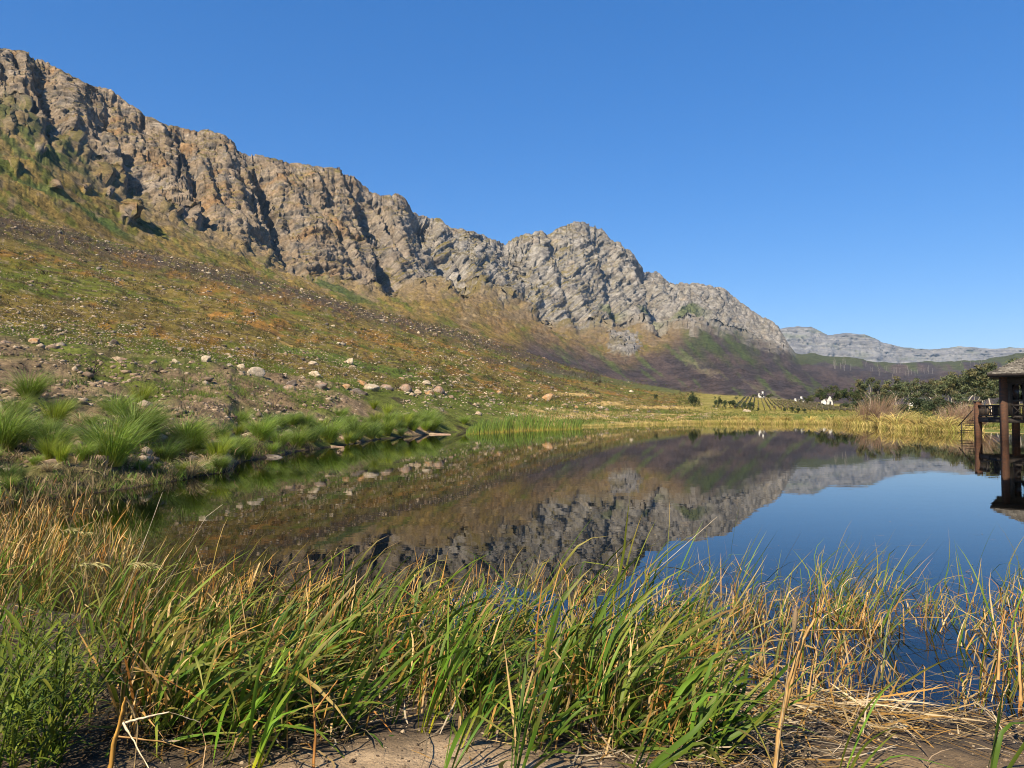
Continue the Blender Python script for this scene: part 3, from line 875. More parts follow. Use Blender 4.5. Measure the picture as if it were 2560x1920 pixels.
# loose stones: far too many to count, one scatter
ico = bmesh.new(); bmesh.ops.create_icosphere(ico, subdivisions=1, radius=1.0)
IV = np.array([v.co[:] for v in ico.verts]); IF = np.array([[v.index for v in f.verts] for f in ico.faces]); ico.free()


def stone_scatter(name, pts, rad, cols):
    n = len(pts)
    J = IV[None] * (1 + RNG.normal(0, 0.22, (n, len(IV), 1))) * np.stack([U_(0.8, 1.5, n), U_(0.6, 1.1, n), U_(0.4, 0.85, n)], -1)[:, None, :]
    a = U_(0, 6.28, n); c, s = np.cos(a)[:, None], np.sin(a)[:, None]
    X = J[..., 0] * c - J[..., 1] * s; Y = J[..., 0] * s + J[..., 1] * c
    V = np.stack([X, Y, J[..., 2]], -1) * rad[:, None, None] + pts[:, None]
    F = (IF[None] + (np.arange(n) * len(IV))[:, None, None]).reshape(-1, 3)
    return make_mesh(name, V, F, M_ROCK, np.repeat(cols, len(IV), 0))


def slope_points(n, s0, s1, umin, umax, dens=None, pw=1.0):
    """random points of the slope grid, even in the view"""
    out = []
    while len(out) < n:
        m = n * 3
        c = np.searchsorted(ucols, U_(umin, umax, m)).clip(1, NC - 2)
        rr0 = np.searchsorted(SEGF[:, 0], s0); rr1 = np.searchsorted(SEGF[:, 0], s1)
        r = (rr0 + (rr1 - rr0) * U_(0, 1, m) ** pw).astype(int).clip(0, NR - 2)
        ok = np.ones(m, bool)
        if dens is not None:
            ok = U_(0, 1, m) < dens(UU[r, c], VV[r, c], SEGF[r, c], P[r, c])
        fr = U_(0, 1, (m, 1)); fc = U_(0, 1, (m, 1))
        pp = P[r, c] * (1 - fr) * (1 - fc) + P[r + 1, c] * fr * (1 - fc) + P[r, c + 1] * (1 - fr) * fc + P[r + 1, c + 1] * fr * fc
        out += list(np.concatenate([pp, UU[r, c][:, None], VV[r, c][:, None]], 1)[ok])
    return np.array(out[:n])


def stone_d(u, v, s, p):
    band = np.exp(-((s - 1.93) / 0.06) ** 2) + 0.8 * np.exp(-((s - 1.12) / 0.16) ** 2) * (u < 900)
    patch = sstep(0.0, 0.35, perlin2(u / 75.0, v / 24.0) + 0.6 * perlin2(u / 22.0, v / 7.0)) ** 1.3
    return np.clip(0.05 + 0.8 * patch * sstep(1500, 1100, u) + band * (u < 1250), 0, 1)


sp = slope_points(11500, 1.0, 2.02, -60, 1600, stone_d, 1.0)
rad = np.clip(sp[:, 1] / FPX * 0.5 * RNG.lognormal(0.95, 0.62, len(sp)), 0.08, 1.6)
pal = np.array([PALE, GREYR, PINK, WHITE, (0.40, 0.31, 0.21), (0.33, 0.25, 0.17)])
link('loose_stones', stone_scatter('loose_stones', sp[:, :3], rad, pal[RNG.integers(0, 6, len(sp))] * U_(0.55, 1.05, (len(sp), 1))), kind='stuff')
sp = slope_points(5000, 0.16, 0.98, -60, 900, lambda u, v, s, p: np.clip(0.15 + sstep(-0.1, 0.4, perlin2(p[:, 0] / 3.0, p[:, 1] / 5.0)), 0, 1))
rad = np.clip(0.06 * RNG.lognormal(0.3, 0.65, len(sp)), 0.03, 0.38)
link('bank_stones', stone_scatter('bank_stones', sp[:, :3], rad, np.array([(0.24, 0.175, 0.115), (0.17, 0.12, 0.08), (0.32, 0.25, 0.175), (0.08, 0.06, 0.04)])[RNG.integers(0, 4, len(sp))]), kind='stuff')
sp = slope_points(2600, 0.5, 1.6, 1000, 1800, lambda u, v, s, p: np.clip(0.1 + sstep(0.0, 0.4, perlin2(u / 50.0, v / 8.0)), 0, 1))
link('shore_stones', stone_scatter('shore_stones', sp[:, :3], np.clip(0.14 * RNG.lognormal(0, 0.5, len(sp)), 0.05, 0.5), pal[RNG.integers(0, 6, len(sp))] * 0.9), kind='stuff')

# ------------------------------------------------------------------ low growth of the slopes
def tuft_scatter(name, pts, h, nb, cols, spread=0.5, mat=None, wf=0.16, lean=0.25):
    n = len(pts)
    base = np.repeat(pts[:, :3], nb, 0) + np.concatenate([RNG.normal(0, 1, (n * nb, 2)) * (spread * np.repeat(h, nb) * 0.45)[:, None], np.zeros((n * nb, 1))], 1)
    hh = np.repeat(h, nb) * U_(0.6, 1.2, n * nb)
    c = np.repeat(cols, nb, 0) * U_(0.75, 1.25, (n * nb, 1))
    V, F, Cc = ribbons(base, hh, hh * wf, U_(0, 6.28, n * nb), U_(0, 0.5, n * nb), U_(0.4, 1.3, n * nb), 1.2, segs=2, C0=c * 0.8, C1=c, C2=c * 1.15, taper=2)
    return make_mesh(name, V, F, mat or M_TREE, Cc)


def pick(cols, n): return np.asarray(cols)[RNG.integers(0, len(cols), n)]


GREENS = [(0.06, 0.085, 0.014), (0.08, 0.10, 0.018), (0.10, 0.10, 0.02), (0.13, 0.095, 0.024), (0.16, 0.10, 0.03)]
sp = slope_points(11000, 1.0, 2.05, -60, 1750, lambda u, v, s, p: np.clip(0.35 + 0.8 * perlin2(u / 60.0 + 3, v / 22.0), 0, 1))
h = np.clip(sp[:, 1] / FPX * RNG.lognormal(1.25, 0.35, len(sp)), 0.15, 1.6)
link('slope_grass', tuft_scatter('slope_grass', sp, h, 6, pick(GREENS + [(0.09, 0.06, 0.04)], len(sp)), 0.7), kind='stuff')
sp = slope_points(2100, 1.0, 2.0, -60, 1500, lambda u, v, s, p: np.clip(0.25 + 1.2 * perlin2(u / 45.0 + 7, v / 20.0), 0, 1))
h = np.clip(sp[:, 1] / FPX * RNG.lognormal(1.75, 0.3, len(sp)), 0.25, 2.2)
link('slope_bushes', tuft_scatter('slope_bushes', sp, h, 14, pick([(0.04, 0.05, 0.014), (0.055, 0.06, 0.018), (0.05, 0.035, 0.022), (0.09, 0.06, 0.025)], len(sp)), 0.8, wf=0.12), kind='stuff')
sp = slope_points(1800, 1.84, 2.04, -60, 1500, lambda u, v, s, p: np.clip(0.55 + perlin2(u / 40.0, v / 30.0), 0, 1))
h = np.clip(sp[:, 1] / FPX * RNG.lognormal(1.75, 0.35, len(sp)), 0.3, 3.0)
link('burnt_scrub', tuft_scatter('burnt_scrub', sp, h, 9, pick([(0.055, 0.04, 0.035), (0.09, 0.065, 0.055), (0.06, 0.06, 0.03)], len(sp)), 0.5, wf=0.06), kind='stuff')
sp = slope_points(3700, 0.62, 1.10, 380, 1420, lambda u, v, s, p: np.clip(0.3 + 1.2 * perlin2(p[:, 0] / 6.0, p[:, 1] / 9.0), 0, 1))
h = np.clip(RNG.lognormal(-1.2, 0.35, len(sp)), 0.15, 0.6)
link('bank_grass', tuft_scatter('bank_grass', sp, h, 10, pick([(0.085, 0.15, 0.015), (0.12, 0.17, 0.02), (0.11, 0.13, 0.03)], len(sp)), 0.8, M_LEAF, 0.05), kind='stuff')
sp = slope_points(3200, 0.0, 0.9, -60, 800, lambda u, v, s, p: np.clip(0.12 + 1.0 * perlin2(p[:, 0] / 4.0 + 9, p[:, 1] / 6.0) + 0.7 * sstep(0.2, 0.02, s), 0, 1))
h = np.clip(RNG.lognormal(-1.5, 0.4, len(sp)), 0.12, 0.5)
link('bank_herbs', tuft_scatter('bank_herbs', sp, h, 8, pick([(0.085, 0.14, 0.02), (0.11, 0.12, 0.03), (0.09, 0.07, 0.04), (0.22, 0.16, 0.08)], len(sp)), 0.8, M_LEAF, 0.09), kind='stuff')
# meadow grass beyond the pond
sp = slope_points(4700, 0.12, 1.35, 1250, 2600)
h = np.clip(RNG.lognormal(-0.75, 0.3, len(sp)), 0.25, 0.9)
link('meadow_grass', tuft_scatter('meadow_grass', sp, h, 7, pick([(0.12, 0.145, 0.022), (0.16, 0.16, 0.035), (0.24, 0.19, 0.06), (0.08, 0.105, 0.02)], len(sp)), 1.2, wf=0.14), kind='stuff')
# straw fringe at the far water line
uu = U_(1330, 2445, 1900)
yy = np.interp(uu, ucols, ysh) + U_(-0.6, 2.0, len(uu))
pp = np.stack([yy * (uu - CX) / FPX, yy, np.full(len(uu), 0.0)], -1)
h = U_(0.35, 0.95, len(uu)) * (0.6 + 0.6 * sstep(1500, 1900, uu))
link('straw_fringe', tuft_scatter('straw_fringe', pp, h, 9, pick([(0.42, 0.32, 0.12), (0.48, 0.36, 0.14), (0.33, 0.27, 0.08), (0.22, 0.22, 0.05)], len(uu)), 0.8, M_DRY, 0.07), kind='stuff')

# ------------------------------------------------------------------ tussocks of the left bank
def tussock_mesh(name, n, c0, c1, c2, spread=1.0, wind=0.35, th=(0.05, 0.55), th1=(0.9, 2.1), w=0.0075, segs=6, mat=None, lmin=0.7):
    a = U_(0, 2 * np.pi, n); r = np.sqrt(U_(0, 1, n)) * 0.16 * spread
    base = np.stack([r * np.cos(a), r * np.sin(a), 0 * a - 0.02], -1)
    az = a + RNG.normal(0, 0.5, n)
    dx = np.cos(az) * 0.8 + wind; dy = np.sin(az) * 0.8 + wind * 0.2
    az = np.arctan2(dy, dx)
    L = U_(lmin, 1.35, n)
    V, F, Cc = ribbons(base, L, w * U_(0.7, 1.4, n), az, U_(th[0], th[1], n) * (0.4 + r / 0.16), U_(th1[0], th1[1], n), U_(1.3, 2.0, n), segs=segs, C0=cvar(c0, n), C1=cvar(c1, n, 0.3), C2=cvar(c2, n, 0.25))
    return make_mesh(name, V, F, mat or M_LEAF, Cc)


TUS_G = [tussock_mesh('tussock_blades', 640, (0.36, 0.34, 0.05), (0.16, 0.235, 0.028), (0.29, 0.35, 0.12)) for _ in range(4)]
TUS_Y = [tussock_mesh('tussock_blades', 380, (0.30, 0.28, 0.04), (0.20, 0.25, 0.016), (0.28, 0.32, 0.06), 0.8, 0.15, (0.03, 0.35), (0.5, 1.3)) for _ in range(2)]
TUS_D = [tussock_mesh('tussock_blades', 380, (0.18, 0.17, 0.04), (0.075, 0.125, 0.022), (0.16, 0.20, 0.07)) for _ in range(2)]
TUS_S = [tussock_mesh('tussock_blades', 360, (0.36, 0.28, 0.10), (0.40, 0.31, 0.10), (0.50, 0.42, 0.18), 1.3, 0.5, (0.1, 0.7), (1.3, 2.5), 0.016, mat=M_DRY) for _ in range(3)]
TUS_B = [tussock_mesh('reed_blades', 420, (0.20, 0.15, 0.08), (0.21, 0.14, 0.09), (0.30, 0.21, 0.15), 2.2, 0.6, (0.05, 0.5), (0.4, 1.0), 0.012, mat=M_DRY, lmin=0.8) for _ in range(2)]
TUS_P = [tussock_mesh('tussock_blades', 260, (0.42, 0.33, 0.18), (0.40, 0.32, 0.17), (0.48, 0.40, 0.24), 1.0, 0.1, (0.1, 0.7), (1.4, 2.6), 0.014, mat=M_DRY)]
# foot (u, v), height in photo px, kind, label
TUSS = [(72, 1018, 72, 'g', 'bushy green tussock high on the left bank below the bare soil'), (39, 1056, 56, 'g', 'green tussock beneath the high one near the left picture edge'),
        (152, 1036, 52, 'g', 'small grey-green tussock beside the dark hollow on the left bank'), (135, 1094, 66, 'y', 'yellow-green tussock with a black hollow at its right'),
        (13, 1144, 100, 'g', 'tall green tussock cut by the left picture edge'), (130, 1160, 76, 'g', 'dense upright green tussock above the dry reeds'),
        (293, 1050, 58, 'g', 'green tussock behind the largest one on the left bank'), (282, 1170, 132, 'g', 'largest green tussock in the middle of the left bank'),
        (340, 1110, 92, 'g', 'spreading green tussock right behind the largest one'), (372, 1104, 60, 'g', 'green tussock leaning right above the black undercut'),
        (467, 1116, 66, 'g', 'blue-green tussock with yellow feet right of the undercut'), (351, 1022, 52, 'y', 'yellow-green ferny bush alone on bare soil with a shadow'),
        (65, 1128, 56, 'd', 'dark green tussock low at the left edge'), (230, 1120, 58, 'd', 'dark green tussock in the gap behind the largest one'),
        (482, 1124, 66, 'g', 'thick green tussock beside the blue-green one'), (547, 1157, 58, 'y', 'yellow-green upright tussock at the water edge'),
        (520, 1160, 40, 'p', 'dry grey tussock at the water edge beside the yellow-green one'), (590, 1126, 52, 'g', 'spiky green tussock with pale feet'),
        (601, 1060, 42, 'g', 'small green tussock near the pale cut bank'), (651, 1113, 56, 'g', 'green tussock above the rock at the water'),
        (696, 1110, 46, 'g', 'round green tussock right above the shore rock'), (742, 1113, 48, 'g', 'green tussock in the shore row, third from the rock'),
        (781, 1113, 44, 'd', 'dark green tussock in the shore row'), (824, 1107, 58, 'g', 'large round tussock above the sandstone ledge'),
        (868, 1122, 26, 'y', 'low bright yellow-green tuft at the end of the sandstone ledge'), (890, 1097, 48, 'g', 'green tussock above the water right of the ledge'),
        (926, 1097, 42, 'd', 'dark-footed tussock near the bend of the shore'), (850, 1040, 28, 'g', 'small tussock on the bank above the sandstone ledge'),
        (964, 1086, 38, 'g', 'green tussock at the bend of the shore'), (1011, 1072, 32, 'y', 'bright green bush above the sand spit'), (1031, 1076, 28, 'g', 'green tussock by the dark hole at the sand spit'),
        (1089, 1064, 24, 'g', 'low tussock behind the sand spit'), (1159, 1060, 20, 'g', 'low tussock where the far reed patch begins'), (968, 1044, 26, 'y', 'bright yellow-green clump on the slope above the bend'),
        (933, 1026, 20, 'y', 'small bright clump higher on the slope above the bend'), (700, 1075, 34, 'g', 'tussock on the bank behind the shore row'), (760, 1080, 34, 'g', 'second tussock on the bank behind the shore row'),
        (550, 1090, 44, 'd', 'dark bush behind the yellow-green upright tussock'), (640, 1085, 36, 'g', 'tussock under the thin burnt shrubs'), (205, 1085, 40, 'p', 'straw tuft in the dark hollow of the bank'),
        (480, 1190, 46, 'p', 'pale dry tuft hanging over the water under the bank'), (990, 1060, 26, 'g', 'tussock behind the bright bush'), (1060, 1072, 22, 'g', 'tussock on the sand spit'),
        (415, 1135, 60, 'd', 'dark tussock overhanging the black undercut'), (100, 1120, 50, 'g', 'grey-green tussock between two larger ones at the left'), (-20, 1090, 70, 'g', 'tussock at the very left edge behind the tall one'),
        (800, 1085, 34, 'y', 'yellow-green clump behind the large round tussock'), (875, 1070, 30, 'g', 'tussock on the bank above the ledge end'), (620, 1150, 30, 'y', 'small reed tuft in the water by the shore rock')]
TK = {'g': TUS_G, 'y': TUS_Y, 'd': TUS_D, 'p': TUS_P}
for i, (u, v, hp, k, lb) in enumerate(TUSS):
    p = slope_at(u, min(v, np.interp(u, ucols, v0) - 1))
    H = min(hp, 118) / FPX * p[1] * 1.2
    o = link('grass_tussock', TK[k][i % len(TK[k])], loc=p, rot=(0, 0, U_(-0.4, 0.4)), scale=(H * U_(0.95, 1.2), H, H), label=lb, cat='tussock', group='grass tussocks on the left bank')
# nameless smaller tussocks filling the shore row
sp = slope_points(80, 0.01, 0.36, 330, 1080, lambda u, v, s, p: np.clip(1.1 - s * 1.6 + 0.3 * sstep(500, 700, u), 0, 1))
for i, q in enumerate(sp):
    H = U_(18, 40) / FPX * q[1]
    link('grass_tussock', (TUS_G + TUS_D + TUS_Y[:1])[i % 7], loc=q[:3], rot=(0, 0, U_(-0.5, 0.5)), scale=H * 1.05, label='green grass tussock in the dense growth along the left shore', cat='tussock', group='smaller tussocks along the left shore')

sp = slope_points(26, 0.05, 0.5, -40, 340)
for i, q in enumerate(sp):
    H = U_(26, 52) / FPX * q[1]
    link('grass_tussock', (TUS_G + TUS_Y + TUS_P + TUS_D)[i % 9], loc=q[:3], rot=(0, 0, U_(-0.5, 0.5)), scale=H * 1.1, label='smaller grass tussock between the big ones on the near left bank', cat='tussock', group='smaller tussocks on the near left bank')

# straw tussocks, brown reeds of the far shore
FART = [(1845, 1056, 20, 's', 'round straw tussock, leftmost on the far shore'), (1858, 1056, 19, 's', 'round straw tussock touching the leftmost one on the far shore'), (1910, 1056, 21, 's', 'lone round straw tussock on the far shore'),
        (1943, 1056, 20, 's', 'left one of a pair of round straw tussocks on the far shore'), (1962, 1056, 21, 's', 'right one of a pair of round straw tussocks on the far shore'), (2023, 1058, 22, 's', 'broad straw tussock below the dark bushes on the far shore'),
        (2080, 1060, 26, 's', 'shaggy straw tussock before the vineyard end'), (2130, 1063, 30, 's', 'pale straw tussock in front of brown reeds'), (2200, 1068, 40, 's', 'tall arching straw tussock right of brown reeds'),
        (2240, 1072, 44, 's', 'big drooping straw tussock in the middle of the right shore'), (2300, 1076, 46, 's', 'largest straw tussock on the right shore'), (2340, 1078, 44, 's', 'wind-bent straw tussock left of the second brown reeds'),
        (2365, 1080, 40, 's', 'yellowish straw tussock by the second brown reeds'), (2265, 1060, 36, 's', 'straw tussock behind the largest ones'), (2150, 1058, 28, 's', 'straw tussock behind brown reeds'),
        (2265, 1062, 32, 'd', 'dark green bush among straw tussocks'), (2400, 1082, 24, 's', 'low straw tuft left of the jetty stair'), (2100, 1062, 24, 's', 'small straw tussock near brown reeds'),
        (2165, 1058, 50, 'b', 'tall brown reed clump bending right before the gum trees'), (2195, 1052, 58, 'b', 'tallest brown reed clump before the gum trees'), (2225, 1062, 36, 'b', 'brown reed clump behind the drooping straw'),
        (2375, 1068, 46, 'b', 'brown reed clump left of the pavilion deck'), (2405, 1066, 56, 'b', 'tall brown reed clump beside the pavilion deck'), (2430, 1068, 56, 'b', 'brown reed clump partly behind the pavilion deck')]
FK = {'s': TUS_S, 'b': TUS_B, 'd': TUS_D}
for i, (u, v, hp, k, lb) in enumerate(FART):
    vs_ = np.interp(u, ucols, v0)
    p = slope_at(u, min(v, vs_ - 0.5)); H = hp / FPX * p[1]
    sc_ = (H * 1.25, H * 1.1, H * 1.15) if k == 's' else (H * 1.0, H, H * 1.05)
    link('brown_reed_clump' if k == 'b' else 'grass_tussock', FK[k][i % len(FK[k])], loc=p, rot=(0, 0, U_(-0.3, 0.3)), scale=sc_, label=lb, cat='reeds' if k == 'b' else 'tussock', group='tussocks and reeds of the far shore')
# green reed patch of the far shore
n = 1500
uu = U_(1165, 1455, n); yy = np.interp(uu, ucols, ysh) * U_(0.86, 1.0, n)
base = np.stack([yy * (uu - CX) / FPX, yy, 0 * yy - 0.1], -1)
H = (1.5 + 0.9 * np.exp(-((uu - 1300) / 80) ** 2)) * U_(0.6, 1.15, n) * sstep(1150, 1200, uu) * (0.55 + 0.45 * sstep(0.86, 0.93, yy / np.interp(uu, ucols, ysh)))
V, F, Cc = ribbons(base, H + 0.2, 0.05, U_(-1.0, 1.0, n), U_(0, 0.15, n), U_(0.2, 0.6, n), 1.5, segs=4, C0=cvar((0.42, 0.30, 0.06), n), C1=cvar((0.14, 0.19, 0.03), n, 0.3), C2=cvar((0.11, 0.19, 0.05), n, 0.3))
link('far_reed_bed', make_mesh('far_reed_bed', V, F, M_LEAF, Cc), kind='stuff')

# ------------------------------------------------------------------ burnt shrubs
def bush_mesh(name, seed, n=60, h=1.0, w=0.5, col=(0.055, 0.04, 0.035), stem=True, leaf=None):
    r = random.Random(seed); pt = Parts()
    def grow(p, d, L, rad, lev):
        q = [p]
        for k in range(3):
            d = d + Vector((r.gauss(0, .16), r.gauss(0, .16), r.gauss(0.03, .1))); d.normalize()
            q.append(q[-1] + d * L / 3)
        pt.tube([list(a) for a in q], np.linspace(rad, rad * 0.55, 4), 4, np.array(col) * r.uniform(0.7, 1.4))
        if lev < 4:
            for k in range(r.choice((2, 3, 3)) if lev else 5):
                i = r.choice((1, 2, 3)) if lev else r.choice((0, 1, 2, 3))
                a = r.uniform(0, 6.28); sp_ = r.uniform(0.35, 0.8)
                nd = d + Vector((math.cos(a), math.sin(a), 0.2)) * sp_; nd.normalize()
                grow(q[i], nd, L * r.uniform(0.55, 0.85), rad * 0.55, lev + 1)
    grow(Vector((0, 0, -0.03)), Vector((0.05, 0, 1)), h * 0.42, 0.016 * h, 0)
    return pt.mesh(name, M_CHAR)


BUSH = [bush_mesh('burnt_twigs', 40 + i) for i in range(4)]
BRN = [bush_mesh('burnt_twigs', 60 + i, col=(0.16, 0.085, 0.055)) for i in range(2)]
SHR = [(229, 930, 92, 'k', 'tall charred bare shrub standing on the eroded bank'), (330, 915, 40, 'k', 'charred twiggy bush right of the tall shrub'), (395, 925, 50, 'k', 'charred forked branches above the black soil cut'), (300, 925, 50, 'k', 'thin burnt shrub beside the tall charred one'),
       (360, 900, 30, 'b', 'rust-brown scorched bush among slope boulders'), (430, 880, 26, 'b', 'rust-brown scorched bush up the slope'), (130, 870, 42, 'k', 'bare burnt twigs in front of pale boulder'), (8, 860, 36, 'k', 'burnt bush at the left edge of the boulder row'),
       (460, 965, 50, 'k', 'green-grey burnt sapling on the cut bank'), (588, 1065, 46, 'k', 'bent charred stems left of the pair above the shore'), (615, 1068, 48, 'k', 'right of two bent charred stems above the shore'), (690, 1060, 66, 'k', 'many-stemmed charred bush above the shore tussocks'),
       (722, 1070, 52, 'k', 'charred Y-shaped stems above the shore tussocks'), (640, 1010, 34, 'k', 'thin charred stem on the pale cut bank'), (700, 950, 26, 'k', 'charred bush behind the dark rock heap'), (1100, 985, 26, 'k', 'burnt bush at the end of the boulder row'),
       (1150, 1000, 22, 'k', 'low burnt scrub right of the boulder row'), (1180, 1003, 22, 'k', 'second low burnt scrub right of the boulder row'), (1230, 1006, 20, 'k', 'burnt scrub on sandy soil above the reed patch'), (1265, 1008, 18, 'k', 'second burnt scrub on sandy soil above the reed patch'),
       (1340, 1000, 16, 'k', 'burnt scrub in front of the sandy mound'), (1674, 1026, 16, 'b', 'round dark red-brown bush on the sandy flat'), (1935, 1030, 18, 'b', 'round russet bush in the meadow'), (60, 930, 30, 'k', 'burnt twigs on the stony soil at far left'),
       (1012, 975, 26, 'k', 'burnt bush behind the broad brown-pink boulder'), (270, 880, 34, 'k', 'charred twigs behind the tall shrub'), (350, 1000, 34, 'k', 'small charred stem near the ferny bush')]
for i, (u, v, hp, k, lb) in enumerate(SHR):
    p = slope_at(u, v); H = hp / FPX * p[1] * 0.85
    m_ = BUSH[i % 4] if k == 'k' else BRN[i % 2]
    link('burnt_shrub', m_, loc=p, rot=(0, 0, U_(0, 6.28)), scale=(H * 0.95, H * 0.95, H), label=lb, cat='shrub', group='burnt shrubs')
# rounder scrub tops with twigs: brown and pink scrub in the boulder row

# rocks lying at the water
for (u, v, w, k, fl, lb) in [(672, 1143, 66, 'dark', 0.55, 'jagged dark rock at the water below the left bank'), (840, 1117, 74, 'flat', 0.75, 'flat sandstone ledge at the water below the tussocks'), (792, 1122, 60, 'flat', 0.45, 'low sandstone shelf left of the flat ledge'),
                         (1095, 1086, 110, 'flat', 0.5, 'long low tan sand-rock spit reaching into the pond'), (300, 1196, 40, 'pale', 0.5, 'small tan rocks under the largest tussock at the water'), (1030, 1082, 40, 'dark', 0.6, 'dark wet rock at the root of the sand spit'), (365, 1200, 34, 'orange', 0.5, 'ochre rock at the black undercut of the bank')]:
    vs_ = np.interp(u, ucols, v0)
    y = CAM_H * FPX / (min(v, vs_ + 6) - HZ); x = y * (u - CX) / FPX
    r = 0.5 * w / FPX * y
    link('shore_rock', RK[k][1], loc=(x, y, -0.1 * r * fl - 0.05), rot=(0, 0, -0.1), scale=(r * 1.1, r * 0.7, r * fl * 0.6), label=lb, cat='rock')

# ------------------------------------------------------------------ trees
def slope_y(u, y):
    c = int(np.clip(np.searchsorted(ucols, u), 0, NC - 1))
    r = int(np.clip(np.searchsorted(YY[:, c], y), 0, NR - 1))
    q = P[r, c]
    return np.array([y * (u - CX) / FPX, y, q[2]])


def tree_meshes(seed, kind):
    """unit-height tree: trunk with limbs, crown of leaf clumps"""
    r = random.Random(seed); rg = np.random.default_rng(seed)
    tk = Parts(); clumps = []
    barkc = np.array((0.42, 0.37, 0.31)) if kind == 'gum' else np.array((0.12, 0.095, 0.07))

    def limb(p, d, L, rad, lev, up):
        pts = [p]
        for k in range(4):
            d = d + Vector((r.gauss(0, .22), r.gauss(0, .22), r.gauss(up, .10))); d.normalize()
            pts.append(pts[-1] + d * L / 4)
        tk.tube([list(a) for a in pts], np.linspace(rad, rad * 0.5, 5), 6 if lev == 0 else 4, barkc * r.uniform(0.75, 1.2))
        if lev >= 2 or L < 0.12:
            clumps.append((pts[-1], r.uniform(0.08, 0.14))); clumps.append((pts[-2], r.uniform(0.06, 0.10))); return
        nb_ = r.choice((2, 3, 3)) if lev else r.choice((4, 5))
        for k in range(nb_):
            a = r.uniform(0, 6.28); s_ = r.uniform(0.5, 1.1)
            nd = d * 0.8 + Vector((math.cos(a) * s_, math.sin(a) * s_, 0.25)); nd.normalize()
            limb(pts[r.choice((2, 3, 4)) if lev else r.choice((3, 4, 4))], nd, L * r.uniform(0.5, 0.75), rad * 0.5, lev + 1, up)
        clumps.append((pts[-1], r.uniform(0.09, 0.15)))
    if kind == 'gum':
        limb(Vector((0, 0, -0.02)), Vector((r.uniform(-.25, .25), r.uniform(-.2, .2), 1)), 0.52, 0.018, 0, 0.05)
        per = 60; fl = 0.5; ls = 0.060; cols = [(0.085, 0.105, 0.05), (0.105, 0.12, 0.055), (0.07, 0.088, 0.045), (0.13, 0.12, 0.055)]
    elif kind == 'dense':
        limb(Vector((0, 0, -0.02)), Vector((0, 0, 1)), 0.40, 0.025, 0, 0.0)
        for k in range(34):
            a = r.uniform(0, 6.28); q = math.sqrt(r.uniform(0, 1)) * 0.62
            clumps.append((Vector((q * math.cos(a), q * math.sin(a), 0.28 + 0.62 * math.sqrt(max(0, 1 - (q / 0.66) ** 2)) * r.uniform(0.5, 1))), r.uniform(0.08, 0.13)))
        per = 50; fl = 0.7; ls = 0.065; cols = [(0.05, 0.075, 0.025), (0.07, 0.09, 0.03), (0.085, 0.085, 0.035)]
    else:                                            # low wind-bent bush
        limb(Vector((0, 0, -0.02)), Vector((0.25, 0, 1)), 0.35, 0.03, 0, 0.0)
        for k in range(20):
            a = r.uniform(0, 6.28); q = math.sqrt(r.uniform(0, 1)) * 0.42
            clumps.append((Vector((q * math.cos(a) + 0.1, q * math.sin(a), r.uniform(0.1, 0.9) * (1 - q))), r.uniform(0.10, 0.16)))
        per = 44; fl = 0.9; ls = 0.075; cols = [(0.04, 0.06, 0.025), (0.055, 0.07, 0.03)]
    zt = max(c[0].z + c[1] * fl for c in clumps)
    n = per * len(clumps)
    cen = np.repeat(np.array([list(c[0]) for c in clumps]), per, 0); rr = np.repeat(np.array([c[1] for c in clumps]), per)
    d = rg.normal(size=(n, 3)); d /= np.linalg.norm(d, axis=1, keepdims=True); d *= (rg.uniform(0.1, 1, n) ** 0.45)[:, None]
    c = cen + d * rr[:, None] * np.array([1.25, 1.25, fl])
    a = rg.normal(size=(n, 3)); a /= np.linalg.norm(a, axis=1, keepdims=True)
    b = np.cross(a, rg.normal(size=(n, 3))); b /= np.linalg.norm(b, axis=1, keepdims=True)
    sz = ls * rg.uniform(0.6, 1.3, n)[:, None] * 0.5
    V = np.stack([c - a * sz, c + b * sz * 0.45, c + a * sz, c - b * sz * 0.45], 1)
    V[..., 2] = np.where(True, V[..., 2], 0)
    F = np.arange(n * 4).reshape(n, 4)
    colr = np.array(cols)[rg.integers(0, len(cols), len(clumps))]
    cc = np.repeat(np.repeat(colr, per, 0) * rg.uniform(0.75, 1.3, (n, 1)), 4, 0)
    for k_ in range(len(tk.V)): tk.V[k_] = tk.V[k_] / zt
    return tk.mesh('trunk', M_BARK), make_mesh('crown', V / zt, F, M_TREE, cc)


GUM = [tree_meshes(200 + i, 'gum') for i in range(6)]
DEN = [tree_meshes(300 + i, 'dense') for i in range(3)]
LOW = [tree_meshes(400 + i, 'low') for i in range(3)]


def tree(name, u, y, vtop, var, label, group, wide=1.0, cat='tree'):
    p = slope_y(u, y)
    H = CAM_H + (HZ - vtop) / FPX * y - p[2]
    t = link(name, None, loc=p, rot=(0, 0, U_(0, 6.28)), scale=(H * wide, H * wide, H), label=label, cat=cat, group=group)
    link('trunk', var[0], t); link('crown', var[1], t)
    return t


